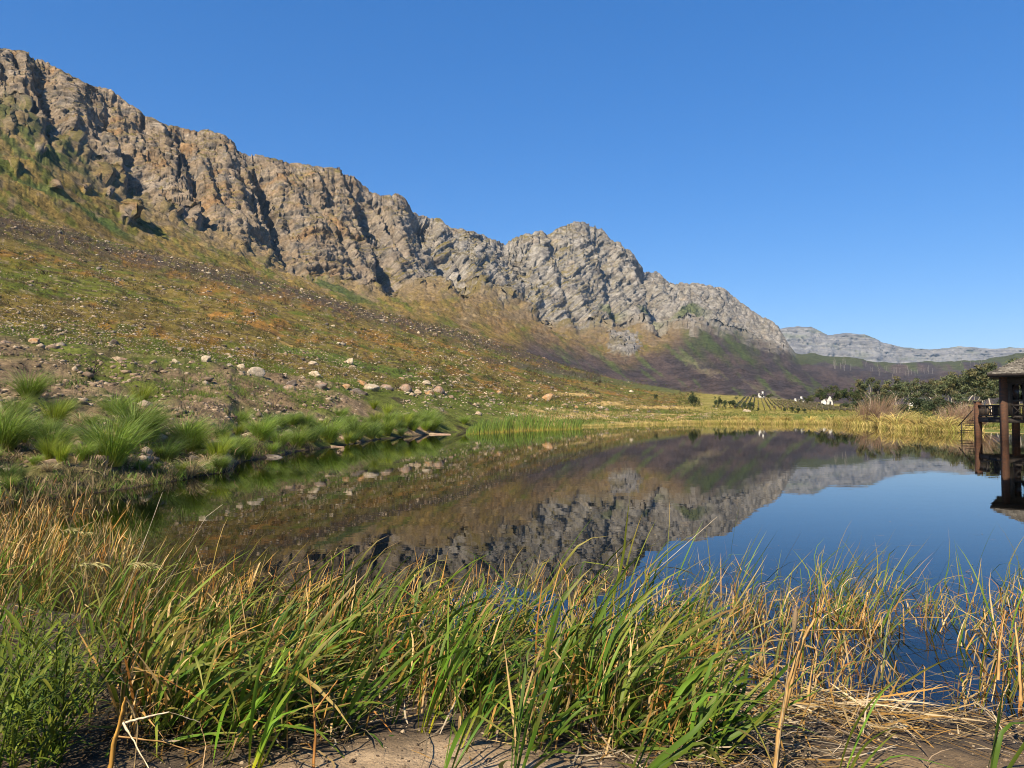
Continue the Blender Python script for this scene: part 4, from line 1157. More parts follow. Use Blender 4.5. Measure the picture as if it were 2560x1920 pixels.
for i, (u, y, vt, k, w, lb) in enumerate([
        (2050, 330, 968, 'd', 0.75, 'broad dark crown, left end of the tree belt above the white house'), (2085, 320, 962, 'd', 0.8, 'broad dark tree right of the left end one, behind the white house'), (2125, 300, 967, 'd', 0.8, 'dark tree between the broad crowns and the tall gum'),
        (2148, 290, 972, 'd', 0.8, 'olive tree at the foot of the tall gum'), (2172, 240, 942, 'g', 0.8, 'tall flat-topped gum with a thin pale trunk'), (2205, 250, 949, 'g', 0.55, 'slim gum with a small crown and bent white trunk'), (2240, 230, 941, 'g', 0.9, 'spreading gum right of the slim one, with a bare pale limb'),
        (2262, 235, 950, 'g', 0.7, 'gum with dark clumped crown in the middle of the tree belt'), (2290, 250, 944, 'g', 0.8, 'flat-crowned gum in the middle of the tree belt'), (2315, 240, 947, 'g', 0.75, 'gum with layered crown right of the middle'), (2338, 225, 950, 'g', 0.7, 'pale-trunked gum left of the thick stand'),
        (2360, 215, 936, 'g', 0.8, 'high gum at the left of the thick stand'), (2385, 215, 930, 'g', 0.8, 'high gum in the thick stand behind the deck'), (2410, 205, 920, 'g', 0.85, 'second highest gum above the deck'), (2432, 205, 922, 'g', 0.8, 'russet-tinged gum above the deck'),
        (2455, 200, 918, 'g', 0.85, 'gum directly above the deck rail'), (2480, 190, 903, 'g', 0.85, 'dark flat-topped gum touching the pavilion eave'), (2505, 190, 897, 'g', 0.85, 'highest gum behind the pavilion roof'), (2540, 185, 905, 'g', 0.9, 'gum behind the pavilion window'),
        (2575, 180, 905, 'g', 0.9, 'gum hidden behind the pavilion at the right edge'), (2350, 170, 985, 'g', 0.9, 'small gum before the thick stand'), (2400, 165, 975, 'g', 0.9, 'grey-green gum low before the thick stand'), (2440, 160, 968, 'g', 0.9, 'small gum left of the brick pier'),
        (2490, 150, 965, 'g', 0.9, 'small gum seen between the brick piers'), (2530, 150, 960, 'g', 0.9, 'small gum seen through the pavilion window'), (2300, 180, 992, 'l', 1.1, 'low grey bush before the gums'), (2260, 185, 995, 'l', 1.1, 'low green bush behind the straw tussocks'), (2330, 175, 996, 'l', 1.1, 'low bush beneath the pale-trunked gum'),
        (2375, 165, 998, 'l', 1.2, 'bush at the foot of the thick stand'), (2425, 150, 1000, 'l', 1.2, 'bush behind brown reeds by the deck'), (2110, 280, 1003, 'l', 1.3, 'round green hedge bush right of the white house'), (2140, 270, 1000, 'l', 1.2, 'second hedge bush right of the white house'), (2018, 330, 990, 'd', 0.9, 'round dark green tree left of the white house'),
        (2185, 250, 985, 'l', 1.2, 'olive bush under the tall gum'), (2215, 240, 988, 'l', 1.2, 'olive bush under the slim gum')]):
    var = (GUM[i % 6] if k == 'g' else DEN[i % 3] if k == 'd' else LOW[i % 3])
    tree('gum_tree' if k == 'g' else 'broad_tree' if k == 'd' else 'low_bush', u, y, vt, var, lb, 'tree belt on the right shore', w, 'bush' if k == 'l' else 'tree')
for i in range(26):
    u = U_(2190, 2600); y = U_(230, 330)
    tree('gum_tree', u, y, np.interp(u, [2190, 2300, 2400, 2500, 2600], [968, 955, 940, 915, 905]) + U_(0, 22), GUM[i % 6], 'gum tree in the back of the stand behind the front gums', 'gums in the back of the stand', 0.95)
for i, (u, y, vt, w, lb) in enumerate([(1727, 250, 977, 0.5, 'dark wind-bent young tree alone at the left end of the vineyard row'), (1738, 250, 990, 0.8, 'small dark bush at the foot of the lone wind-bent tree'), (1789, 240, 990, 0.45, 'slim dark sapling, left of a pair'), (1801, 240, 988, 0.45, 'slim dark sapling, right of a pair'), (1812, 235, 999, 0.5, 'short dark sapling beside the pair'),
                                       (1835, 235, 990, 1.0, 'large dark rounded bush before the vineyard'), (1862, 225, 1001, 0.5, 'leaning sapling right of the large dark bush'), (1876, 225, 1004, 0.9, 'dark bush right of the leaning sapling'), (1895, 220, 1015, 0.7, 'tiny dark shrub on the meadow'), (1962, 215, 1018, 0.8, 'small dark shrub left of the long dark bush'),
                                       (1980, 215, 1016, 0.8, 'left part of the dark bushes below the vineyard'), (1995, 212, 1014, 1.0, 'tallest of the dark bushes below the vineyard'), (2010, 212, 1020, 1.0, 'right end of the dark bushes below the vineyard'), (1640, 300, 985, 0.7, 'small dark shrub at the top of the sandy flat')]):
    tree('dark_shrub', u, y, vt, LOW[i % 3], lb, 'dark shrubs before the vineyard', w, 'shrub')
for i, (u, y, vt, w, lb) in enumerate([(1885, 455, 985, 1.3, 'dark green tree left of the small far white house'), (1925, 455, 983, 0.9, 'russet tree right of the small far white house'), (1950, 450, 994, 1.5, 'low green hedge tree above the vineyard'), (1975, 450, 997, 1.5, 'second low hedge tree above the vineyard'), (1850, 462, 986, 1.2, 'low dark tree at the top of the vineyard')]):
    tree('far_tree', u, y, vt, DEN[i % 3], lb, 'trees above the vineyard', w)
# dead trunks on the burnt hill
DEAD = []
for i in range(3):
    pt = Parts(); r = random.Random(70 + i)
    pt.tube([(0, 0, -0.05), (0.01, 0, 0.5), (0.03 * r.uniform(-1, 1), 0, 1)], [0.026, 0.02, 0.008], 5, (0.22, 0.20, 0.18))
    for k in range(5):
        z = r.uniform(0.35, 0.85); a = r.uniform(0, 6.28)
        pt.tube([(0.01, 0, z), (0.10 * math.cos(a), 0.1 * math.sin(a), z + 0.08), (0.14 * math.cos(a), 0.14 * math.sin(a), z + 0.17)], [0.012, 0.009, 0.004], 4, (0.22, 0.20, 0.18))
    DEAD.append(pt.mesh('dead_trunk', M_BARK))
for i in range(70):
    u = RNG.choice([U_(2080, 2130), U_(2160, 2340), U_(2160, 2340), U_(2400, 2470)]); v = np.interp(u, ucols, v4) + U_(8, 40)
    p = slope_at(u, v)
    link('dead_tree', DEAD[i % 3], loc=p, rot=(0, 0, U_(0, 6)), scale=U_(9, 20), label='pale dead tree trunk standing on the burnt hill', cat='tree', group='dead trees on the burnt hill')

# ------------------------------------------------------------------ vineyard rows
vp = Parts(); vp.bar((0, 0, -0.1), (0, 0, 1.7), 0.12, C=(0.14, 0.11, 0.08)); VPOST = vp.mesh('post', M_BARK)
for i in range(22):
    u0 = 1838 + i * 14.5
    pt = Parts(); prev = None
    dirx = 0.335
    pa = slope_y(u0, 235)
    npt = 34
    ys = np.linspace(0, 215 - 2 * i, npt)
    pts = []
    for k, dy in enumerate(ys):
        y = 235 + dy; x = pa[0] + dirx * dy
        uu_ = CX + FPX * x / y
        pts.append((x, y, slope_y(uu_, y)[2]))
    pts = np.array(pts)
    W = 0.09 * (1 + 0.5 * RNG.normal(0, 0.4, npt)); Hh = 1.0 * (1 + RNG.normal(0, 0.12, npt))
    ring = np.stack([pts + np.stack([-W, 0 * W, 0 * W + 0.35], -1), pts + np.stack([-W * 0.7, 0 * W, Hh], -1), pts + np.stack([W * 0.7, 0 * W, Hh], -1), pts + np.stack([W, 0 * W, 0 * W + 0.35], -1)], 1)
    o_ = np.array([pts[0][0], pts[0][1], pts[0][2]])
    root = link('vine_row', None, loc=o_, label='low dark vine row running up the yellow vineyard', cat='vines', group='vine rows of the vineyard')
    pt.add((ring - o_).reshape(-1, 3), grid_faces(npt, 4), np.repeat(pick([(0.14, 0.115, 0.045), (0.12, 0.10, 0.04), (0.15, 0.14, 0.045)], npt), 4, 0))
    link('foliage', pt.mesh('foliage', M_TREE), root)
    for k in range(0, npt, 8):
        link('post', VPOST, root, loc=pts[k] - o_)

# ------------------------------------------------------------------ houses
M_WALL = surf_mat('whitewash', 0.9, 0.2, [(2.0, 4, 0.9, 1.05)], coords='Object', col=(0.62, 0.60, 0.55))
M_THATCH = surf_mat('thatch', 0.95, 0.1, [(3.0, 4, 0.7, 1.3)], coords='Object', col=(0.13, 0.11, 0.09))
M_DARKW = surf_mat('dark_opening', 0.4, 0.5, coords='Object', col=(0.04, 0.04, 0.045))


def house(u, y, w, d, hw, hr, rz, label, gable=True, zoff=0):
    p = slope_y(u, y)
    t = link('farmhouse', None, loc=(p[0], p[1], p[2] + zoff), rot=(0, 0, rz), label=label, cat='house', group='white farmhouses')
    a = Parts()
    a.box((0, 0, hw / 2 - 0.5), (w, d, hw + 1.0))
    for sx_ in (-1, 1):                                   # end gables
        x = sx_ * (w / 2 - 0.15)
        a.add([(x - 0.15, -d / 2, hw), (x - 0.15, d / 2, hw), (x - 0.15, 0, hw + hr + 0.25), (x + 0.15, -d / 2, hw), (x + 0.15, d / 2, hw), (x + 0.15, 0, hw + hr + 0.25)], [[0, 1, 2], [5, 4, 3]])
        a.add([(x - 0.15, -d / 2, hw), (x + 0.15, -d / 2, hw), (x + 0.15, 0, hw + hr + 0.25), (x - 0.15, 0, hw + hr + 0.25), (x - 0.15, d / 2, hw), (x + 0.15, d / 2, hw)], [[0, 1, 2, 3], [3, 2, 5, 4]])
    link('wall', a.mesh('wall', M_WALL), t)
    rf = Parts()
    e = 0.35
    rf.add([(-w / 2 + 0.3, -d / 2 - e, hw - 0.15), (w / 2 - 0.3, -d / 2 - e, hw - 0.15), (w / 2 - 0.3, 0, hw + hr), (-w / 2 + 0.3, 0, hw + hr), (-w / 2 + 0.3, d / 2 + e, hw - 0.15), (w / 2 - 0.3, d / 2 + e, hw - 0.15)], [[0, 1, 2, 3], [3, 2, 5, 4]])
    ro = link('roof', rf.mesh('roof', M_THATCH), t)
    ch = Parts(); ch.box((w * 0.3, 0, hw + hr + 0.3), (0.9, 0.9, 1.8)); link('chimney', ch.mesh('chimney', M_WALL), ro)
    if gable:
        g = Parts(); ys_ = -d / 2 - 0.25
        prof = [(-2.2, 0), (2.2, 0), (2.2, hw - 0.4), (1.5, hw + 0.2), (1.2, hw + 1.2), (0.75, hw + 1.5), (0.6, hw + 2.3), (0, hw + 2.9), (-0.6, hw + 2.3), (-0.75, hw + 1.5), (-1.2, hw + 1.2), (-1.5, hw + 0.2), (-2.2, hw - 0.4)]
        n_ = len(prof)
        V = [(x, ys_, z) for x, z in prof] + [(x, ys_ + 0.45, z) for x, z in prof]
        V += [(0, ys_, hw * 0.5), (0, ys_ + 0.45, hw * 0.5)]
        F = [[i_, (i_ + 1) % n_, 2 * n_] for i_ in range(n_)] + [[n_ + (i_ + 1) % n_, n_ + i_, 2 * n_ + 1] for i_ in range(n_)]
        g.add(V, F); g.add(V, [[(i_ + 1) % n_, i_, n_ + i_, n_ + (i_ + 1) % n_] for i_ in range(n_)])
        link('gable', g.mesh('gable', M_WALL), t)
    yo = -d / 2 - 0.28 if gable else -d / 2 - 0.03
    k = Parts(); k.box((0, yo, 1.05), (1.1, 0.1, 2.1)); link('door', k.mesh('door', M_DARKW), t)
    for x in (-w * 0.36, w * 0.36):
        k = Parts(); k.box((x, -d / 2 - 0.03, 1.5), (1.1, 0.1, 1.3)); link('window', k.mesh('window', M_DARKW), t)


house(2068, 400, 5.4, 4.2, 2.0, 1.5, 0.25, 'white gabled farmhouse at the foot of the broad dark trees')
house(1903, 462, 3.2, 2.6, 1.4, 0.9, 0.1, 'small far white farmhouse above the vineyard', False, zoff=0.3)
house(1997, 440, 5.0, 3.5, 1.3, 0.8, 0.05, 'long low white building between hedge and vineyard', False)
house(2284, 420, 3.0, 3.0, 2.0, 1.2, 0.4, 'white house corner glimpsed among the gums', False)

# ------------------------------------------------------------------ pavilion on piers
def brick_mat(name, c1, c2, mortar):
    m, nt, out = new_mat(name); N = nt.nodes; L = nt.links
    tc = N.new('ShaderNodeTexCoord'); sep = N.new('ShaderNodeSeparateXYZ'); L.new(tc.outputs['Object'], sep.inputs[0])
    ad = N.new('ShaderNodeMath'); L.new(sep.outputs[0], ad.inputs[0]); L.new(sep.outputs[1], ad.inputs[1])
    cb = N.new('ShaderNodeCombineXYZ'); L.new(ad.outputs[0], cb.inputs[0]); L.new(sep.outputs[2], cb.inputs[1])
    b = N.new('ShaderNodeTexBrick'); b.inputs['Scale'].default_value = 1.0
    b.inputs['Brick Width'].default_value = 0.23; b.inputs['Row Height'].default_value = 0.085; b.inputs['Mortar Size'].default_value = 0.008
    b.inputs['Color1'].default_value = (*c1, 1); b.inputs['Color2'].default_value = (*c2, 1); b.inputs['Mortar'].default_value = (*mortar, 1)
    L.new(cb.outputs[0], b.inputs['Vector'])
    p = N.new('ShaderNodeBsdfPrincipled'); p.inputs['Roughness'].default_value = 0.85
    L.new(b.outputs['Color'], p.inputs['Base Color']); L.new(p.outputs[0], out.inputs[0])
    bp = N.new('ShaderNodeBump'); bp.inputs['Strength'].default_value = 0.5; bp.inputs['Distance'].default_value = 0.01
    L.new(b.outputs['Fac'], bp.inputs['Height']); bp.invert = True; L.new(bp.outputs[0], p.inputs['Normal'])
    return m


M_BRICK = brick_mat('brick', (0.115, 0.042, 0.016), (0.06, 0.027, 0.014), (0.03, 0.025, 0.02))
M_TIMBER = surf_mat('dark_timber', 0.7, 0.3, [(6.0, 4, 0.7, 1.3)], [(12.0, 3, 0.4, 0.02)], col=(0.028, 0.022, 0.018), coords='Object')
M_SHING = surf_mat('roof_shingle', 0.85, 0.25, [(5.0, 4, 0.7, 1.3)], [(9.0, 4, 0.5, 0.02)], coords='Object')
m, nt, out = new_mat('window_glass')
p_ = nt.nodes.new('ShaderNodeMixShader'); f_ = nt.nodes.new('ShaderNodeFresnel'); f_.inputs[0].default_value = 1.45
g_ = nt.nodes.new('ShaderNodeBsdfGlossy'); g_.inputs['Roughness'].default_value = 0.02; t_ = nt.nodes.new('ShaderNodeBsdfTransparent'); t_.inputs[0].default_value = (0.9, 0.93, 0.92, 1)
nt.links.new(f_.outputs[0], p_.inputs[0]); nt.links.new(t_.outputs[0], p_.inputs[1]); nt.links.new(g_.outputs[0], p_.inputs[2]); nt.links.new(p_.outputs[0], out.inputs[0])
M_GLASS = m
A = np.array([42.35, 63.0]); B = np.array([43.9, 69.0])
ang = math.atan2(B[1] - A[1], B[0] - A[0]) - math.pi / 2      # local +y runs from A to B, local +x along the front to the right
pav = link('pavilion', None, loc=(A[0], A[1], 0), rot=(0, 0, ang), label='timber pavilion on brick piers with shingle roof, standing in the pond', cat='pavilion')
DK = 1.95; LEN = 6.15; WID = 9.0; EAVE = 5.45; PW = 0.47


def ppart(name, parts, mat, parent=pav, rot=None):
    return link(name, parts.mesh(name, mat), parent, rot=rot)


FR = (0, 0, -0.39)          # the roofed room is turned against the terrace


for (x, y, h) in ((0, 0, EAVE), (0, LEN, 3.35), (4.4, 0, EAVE), (8.8, 0, EAVE), (0.6, 5.6, EAVE), (8.8, 5.6, EAVE)):
    q = Parts(); q.box((x, y, (h - 1.6) / 2), (PW, PW, h + 1.6), rz=0.5 if h > 4 else 0.2); po = ppart('pier', q, M_BRICK, rot=FR if h > 4 else None)
    if h < 4:
        q = Parts(); q.box((x, y, h + 0.04), (PW + 0.08, PW + 0.08, 0.08)); ppart('pier_cap', q, M_TIMBER, po)
q = Parts(); q.box((4.4, LEN / 2, DK - 0.30), (WID + 0.2, 0.28, 0.34))
for x in (0.05, 4.4, 8.8): q.box((x, LEN / 2, DK - 0.28), (0.22, LEN - PW, 0.36))
for y in (-0.02, LEN): q.box((4.4, y, DK - 0.27), (WID - PW, 0.2, 0.38))
ppart('deck_beam', q, M_TIMBER)
for k in range(44):
    q = Parts(); q.box((4.4, 0.08 + k * 0.138, DK - 0.03), (WID, 0.125, 0.05)); ppart('deck_plank', q, M_TIMBER)


def railing(a, b, n):
    a = np.array(a, float); b = np.array(b, float); d = (b - a)
    q = Parts(); q.bar((*a, DK + 1.05), (*b, DK + 1.05), 0.14, 0.12); r_ = ppart('top_rail', q, M_TIMBER)
    q = Parts(); q.bar((*a, DK + 0.14), (*b, DK + 0.14), 0.10, 0.10); ppart('bottom_rail', q, M_TIMBER)
    for k in range(n):
        p0 = a + d * k / n; p1 = a + d * (k + 1) / n
        q = Parts(); q.bar((*p0, DK), (*p0, DK + 1.05), 0.13); ppart('baluster', q, M_TIMBER)
        m0 = a + d * (k + 0.12) / n; m1 = a + d * (k + 0.88) / n
        if k % 2 == (n > 1):
            q = Parts(); q.bar((*m0, DK + 0.14), (*m1, DK + 1.0), 0.055); q.bar((*m0, DK + 1.0), (*m1, DK + 0.14), 0.055)
            q.bar((*m0, DK + 0.14), (*m0, DK + 1.0), 0.055); q.bar((*m1, DK + 0.14), (*m1, DK + 1.0), 0.055)
            ppart('cross_brace', q, M_TIMBER)
        else:
            for j in range(7):
                mm = m0 + (m1 - m0) * j / 6
                q = Parts(); q.bar((*mm, DK + 0.14), (*mm, DK + 1.0), 0.05); ppart('baluster', q, M_TIMBER)


railing((0, PW / 2), (0, LEN - PW / 2), 3)
railing((PW / 2, LEN), (4.4 - PW / 2, LEN), 3)
# glazed front
x0 = PW / 2 + 0.02
for bay in range(2):
    a0 = 0 + bay * 4.4 + PW / 2; a1 = a0 + 4.4 - PW
    q = Parts(); q.box(((a0 + a1) / 2, 0, EAVE - 0.28), (a1 - a0, 0.22, 0.5)); ppart('lintel', q, M_TIMBER, rot=FR)
    q = Parts(); q.box((a0 + 0.16, 0, (DK + EAVE) / 2), (0.3, 0.18, EAVE - DK - 0.5)); ppart('jamb', q, M_TIMBER, rot=FR)
    npn = 4; w_p = (a1 - a0 - 0.3) / npn
    for k in range(npn):
        xa = a0 + 0.3 + k * w_p
        fr_ = Parts()
        for xx_ in (xa + 0.05, xa + w_p - 0.05): fr_.box((xx_, 0.01, (DK + EAVE - 0.5) / 2), (0.10, 0.10, EAVE - DK - 0.5))
        for zz_ in (DK + 0.08, DK + 1.45, EAVE - 0.58): fr_.box((xa + w_p / 2, 0.013, zz_), (w_p - 0.2, 0.09, 0.16))
        fo = ppart('window', fr_, M_TIMBER, rot=FR)
        gl_ = Parts(); gl_.box((xa + w_p / 2, 0.02, (DK + 1.45 + EAVE - 0.58) / 2), (w_p - 0.2, 0.012, EAVE - DK - 2.2)); ppart('pane', gl_, M_GLASS, fo)
        q = Parts(); q.bar((xa + 0.12, -0.12, DK + 0.2), (xa + w_p - 0.12, -0.12, DK + 1.0), 0.05); q.bar((xa + 0.12, -0.12, DK + 1.0), (xa + w_p - 0.12, -0.12, DK + 0.2), 0.05)
        q.bar((xa, -0.12, DK + 1.06), (xa + w_p, -0.12, DK + 1.06), 0.10); ppart('cross_brace', q, M_TIMBER, rot=FR)
# hip roof of overlapping shingle courses
RH = 2.5
ex0, ex1, ey0, ey1 = -1.0, WID + 1.0, -2.4, 6.4
rd = 0.5 * (ey1 - ey0)
q = Parts(); q.box(((ex0 + ex1) / 2, (ey0 + ey1) / 2, EAVE + 0.10), (ex1 - ex0, ey1 - ey0, 0.22)); rf = ppart('roof', q, M_TIMBER, rot=FR)
q = Parts()
NCRS = 22
for c in range(NCRS):
    f0 = c / NCRS; f1 = (c + 1.25) / NCRS
    for side in range(4):
        ins0 = rd * f0; ins1 = rd * min(f1, 1.0)
        if side == 0: a_, b_, dv, nrm_ = (ex0 + ins0, ex1 - ins0), None, 'y0', None
        L0 = {0: (ex0 + ins0, ex1 - ins0), 1: (ex0 + ins0, ex1 - ins0), 2: (ey0 + ins0, ey1 - ins0), 3: (ey0 + ins0, ey1 - ins0)}[side]
        span = L0[1] - L0[0]
        if span < 0.3: continue
        n_ = max(1, int(span / 0.34))
        for k in range(n_):
            s0 = L0[0] + span * (k + 0.02) / n_; s1 = L0[0] + span * (k + 0.97) / n_
            z0 = EAVE + 0.20 + RH * f0 + U_(0.02, 0.06); z1 = EAVE + 0.20 + RH * min(f1, 1.0)
            if side == 0: V = [(s0, ey0 + ins0, z0), (s1, ey0 + ins0, z0), (s1, ey0 + ins1, z1), (s0, ey0 + ins1, z1)]
            elif side == 1: V = [(s1, ey1 - ins0, z0), (s0, ey1 - ins0, z0), (s0, ey1 - ins1, z1), (s1, ey1 - ins1, z1)]
            elif side == 2: V = [(ex0 + ins0, s1, z0), (ex0 + ins0, s0, z0), (ex0 + ins1, s0, z1), (ex0 + ins1, s1, z1)]
            else: V = [(ex1 - ins0, s0, z0), (ex1 - ins0, s1, z0), (ex1 - ins1, s1, z1), (ex1 - ins1, s0, z1)]
            V = np.array(V); V = np.concatenate([V, V - np.array([0, 0, 0.045])])
            q.add(V, [[0, 1, 2, 3], [4, 5, 1, 0], [5, 6, 2, 1], [7, 4, 0, 3]], np.array((0.105, 0.095, 0.08)) * U_(0.5, 1.7))
sh = ppart('shingles', q, M_SHING, rf); sh['kind'] = 'stuff'
# stair down to the bank behind the left pier
q = Parts()
for dx in (-0.35,):
    q.bar((dx, LEN + 0.2, DK + 0.65), (dx - 0.5, LEN + 2.6, 1.05), 0.07); q.bar((dx - 0.42, LEN + 2.0, 0.0), (dx - 0.42, LEN + 2.0, 1.35), 0.08)
ppart('stair_rail', q, M_TIMBER)
for k in range(7):
    q = Parts(); q.box((0.1 - 0.1 * k, LEN + 0.2 + k * 0.34, DK - 0.12 - k * 0.24), (1.0, 0.3, 0.05)); ppart('stair_tread', q, M_TIMBER)

# ------------------------------------------------------------------ foreground reeds
GREEN = (0.07, 0.125, 0.013); GREEN2 = (0.115, 0.165, 0.02); YEL = (0.42, 0.36, 0.03); BRIGHT = (0.13, 0.235, 0.02); OLV = (0.155, 0.145, 0.025); TANB = (0.42, 0.235, 0.065); STR = (0.50, 0.345, 0.15); RUSTB = (0.33, 0.14, 0.03); GREYB = (0.26, 0.20, 0.13)


def wind_az(n, sp_=0.55): return RNG.normal(0.05, sp_, n)        # blades lean to the right


def tips(c, n):
    t_ = cvar(np.array(c) * np.array([1.5, 1.15, 1.2]), n, 0.3, 0.1)
    dead = U_(0, 1, n) < 0.35
    t_[dead] = cvar((0.34, 0.22, 0.08), int(dead.sum()), 0.3, 0.1)
    return t_


def green_blades(n, L, spread=0.06, lean=1.0, c=GREEN, base_c=(0.24, 0.24, 0.05), w=0.017, segs=8):
    a = U_(0, 6.28, n); r = spread * np.sqrt(U_(0, 1, n))
    base = np.stack([r * np.cos(a), r * np.sin(a), np.full(n, -0.06)], -1)
    return ribbons(base, L * U_(0.6, 1.15, n), w * U_(0.65, 1.35, n), wind_az(n, 0.7), U_(0.0, 1.0, n) * lean, U_(0.55, 1.65, n) * lean, U_(0.8, 2.4, n), waz=RNG.normal(1.4, 0.6, n), twist=RNG.normal(0, 1.2, n), segs=segs,
                   C0=cvar(base_c, n), C1=cvar(c, n, 0.3, 0.1), C2=tips(c, n), fold=0.22, taper=4.0, kink=[(U_(0.4, 0.85, n), np.where(U_(0, 1, n) < 0.3, U_(0.5, 1.6, n), 0), RNG.normal(0, 0.5, n))])


def dry_blades(n, L, spread=0.10, c=TANB, w=0.012, kinked=0.75, segs=8):
    a = U_(0, 6.28, n); r = spread * np.sqrt(U_(0, 1, n))
    base = np.stack([r * np.cos(a), r * np.sin(a), np.full(n, -0.05)], -1)
    kk = U_(0, 1, n) < kinked
    ka = np.where(kk, U_(0.7, 2.2, n), 0); kp = U_(0.3, 0.8, n)
    cc = pick([c, STR, TANB, RUSTB, STR], n) * U_(0.7, 1.2, (n, 1))
    return ribbons(base, L * U_(0.5, 1.2, n), w * U_(0.5, 1.4, n), wind_az(n, 1.1), U_(0.0, 0.5, n), U_(0.2, 0.8, n), 1.2, waz=RNG.normal(1.4, 0.8, n), twist=RNG.normal(0, 1.5, n), segs=segs, C0=cc * 0.8, C1=cc, C2=cc * 1.1,
                   kink=[(kp, ka, RNG.normal(0, 0.8, n))], fold=0.15, taper=5.0)


def put(name, parts, mat, x, y, label, cat, group, rz=0.0):
    z = float(near_at(x, y)[0])
    return link(name, parts.mesh(name, mat), loc=(x, y, z), rot=(0, 0, rz), label=label, cat=cat, group=group)


def in_pond(x, y): return pond_sd(np.array([x]), np.array([y]))[0] > 0


def where(u, v, ua, ub, vm):
    return ('left' if u < ua else 'middle' if u < ub else 'right') + (' part of its back rows' if v < vm else ' part of its front rows')


# zone A: the leaning green bed across the middle and left
na = 0
while na < 235:
    u = U_(330, 1760); v = 1530 + 400 * U_(0, 1) ** 0.9
    if u > 1500 and v > 1800 and U_(0, 1) < 0.5: continue
    if perlin2(u / 170.0 + 3, v / 90.0) < -0.12: continue
    if 860 < u < 1180 and v > 1800: continue
    if 1180 < u < 1420 and v > 1860 and U_(0, 1) < 0.6: continue
    x, y = px_ground(u, v, 0.15)
    q = Parts(); n = RNG.integers(6, 13)
    hL = (U_(0.55, 1.2) if U_(0, 1) < 0.7 else U_(1.1, 1.6)) if v > 1600 else U_(0.5, 1.15)
    c = pick([GREEN, GREEN, GREEN2, OLV, GREEN2, (0.05, 0.10, 0.012)], 1)[0]
    q.add(*green_blades(int(n), hL, 0.10, U_(0.95, 1.65), c, w=0.027 if v > 1700 else 0.021))
    if U_(0, 1) < 0.85: q.add(*dry_blades(int(RNG.integers(3, 9)), hL * 0.75, 0.22, w=0.014))
    put('cattail_clump', q, M_LEAF, x, y, 'green cattail clump blown to the right, %s' % where(u, v, 760, 1250, 1680), 'cattail', 'cattails of the near reed bed')
    na += 1
for k in range(34):
    u = U_(420, 1700); v = U_(1540, 1720)
    x, y = px_ground(u, v, 0.1)
    q = Parts(); q.add(*green_blades(int(RNG.integers(3, 6)), U_(1.35, 1.9), 0.08, 1.05, pick([GREEN, GREEN2, OLV], 1)[0], w=0.022, segs=10))
    put('tall_cattail', q, M_LEAF, x, y, 'tall long-leaved cattail arching over the water, %s' % where(u, v, 850, 1280, 1630), 'cattail', 'tall cattails reaching over the water')
# zone B: thinner mixed reeds standing in the water on the right
nb_ = 0
while nb_ < 300:
    u = U_(1640, 2720); v = 1365 + (210 * U_(0, 1) if U_(0, 1) < 0.62 else 430 * U_(0, 1))
    if 1960 < u < 2450 and 1570 < v < 1800 and U_(0, 1) < 0.6: continue
    if u < 1950 and v < 1500 and U_(0, 1) < 0.7: continue
    if perlin2(u / 120.0 + 8, v / 50.0) < -0.3: continue
    x, y = px_ground(u, v, 0.0)
    q = Parts(); hL = U_(0.6, 1.75) if v < 1480 else U_(0.6, 1.4)
    q.add(*green_blades(int(RNG.integers(2, 6)), hL, 0.07, U_(0.5, 1.0), pick([OLV, GREEN2, (0.20, 0.19, 0.05), GREEN], 1)[0], (0.30, 0.26, 0.06), w=0.014))
    q.add(*dry_blades(int(RNG.integers(6, 15)), min(hL, 1.2) * 0.8, 0.25, w=0.013, kinked=0.9))
    put('reed_clump', q, M_LEAF, x, y, 'half dry reed clump standing in the blue water, %s' % where(u, v, 1950, 2250, 1500), 'reeds', 'half dry reeds in the water on the right')
    nb_ += 1
# zone E: band of broken tan reeds behind the green bed
k = 0
while k < 85:
    u = U_(480, 1760); v = U_(1405, 1560)
    if perlin2(u / 150.0, v / 60.0) < -0.05: continue
    k += 1
    x, y = px_ground(u, v, 0.0)
    q = Parts(); q.add(*dry_blades(int(RNG.integers(9, 18)), U_(0.5, 0.95), 0.22, w=0.012))
    if U_(0, 1) < 0.6: q.add(*green_blades(int(RNG.integers(2, 5)), U_(0.7, 1.1), 0.08, 1.0, OLV, w=0.013))
    put('broken_reed_clump', q, M_DRY, x, y, 'tan broken reed clump behind the green bed, %s' % where(u, v, 950, 1350, 1480), 'reeds', 'broken tan reeds behind the green bed')
# zone D: dry reeds in the left corner of the pond
for k in range(75):
    u = U_(-60, 470) ; v = U_(1235, 1420)
    if u > 330 and v > 1330: continue
    x, y = px_ground(u, v, 0.0)
    q = Parts(); n = int(RNG.integers(10, 24)); hL = U_(0.45, 0.95) if u < 330 else U_(0.4, 0.7)
    q.add(*dry_blades(n, hL, 0.45, w=0.016, kinked=0.45, c=STR, segs=6))
    if U_(0, 1) < 0.7: q.add(*green_blades(int(RNG.integers(3, 8)), hL, 0.3, 0.7, OLV, w=0.015, segs=6))
    put('straw_reed_clump', q, M_DRY, x, y, 'straw coloured reed clump in the left corner of the pond', 'reeds', 'straw reeds in the left corner')
# zone F: taller green and tan stems at the left edge
for k in range(42):
    u = U_(-60, 420); v = U_(1430, 1640)
    x, y = px_ground(u, v, 0.1)
    q = Parts(); q.add(*green_blades(int(RNG.integers(5, 10)), U_(0.9, 1.4), 0.12, 0.7, pick([GREEN, OLV, GREEN2], 1)[0], w=0.014)); q.add(*dry_blades(int(RNG.integers(2, 6)), 1.0, 0.15, kinked=0.3))
    put('tall_grass_clump', q, M_LEAF, x, y, 'tall green and tan grass clump at the left end of the reed bed', 'grass', 'tall grass at the left')


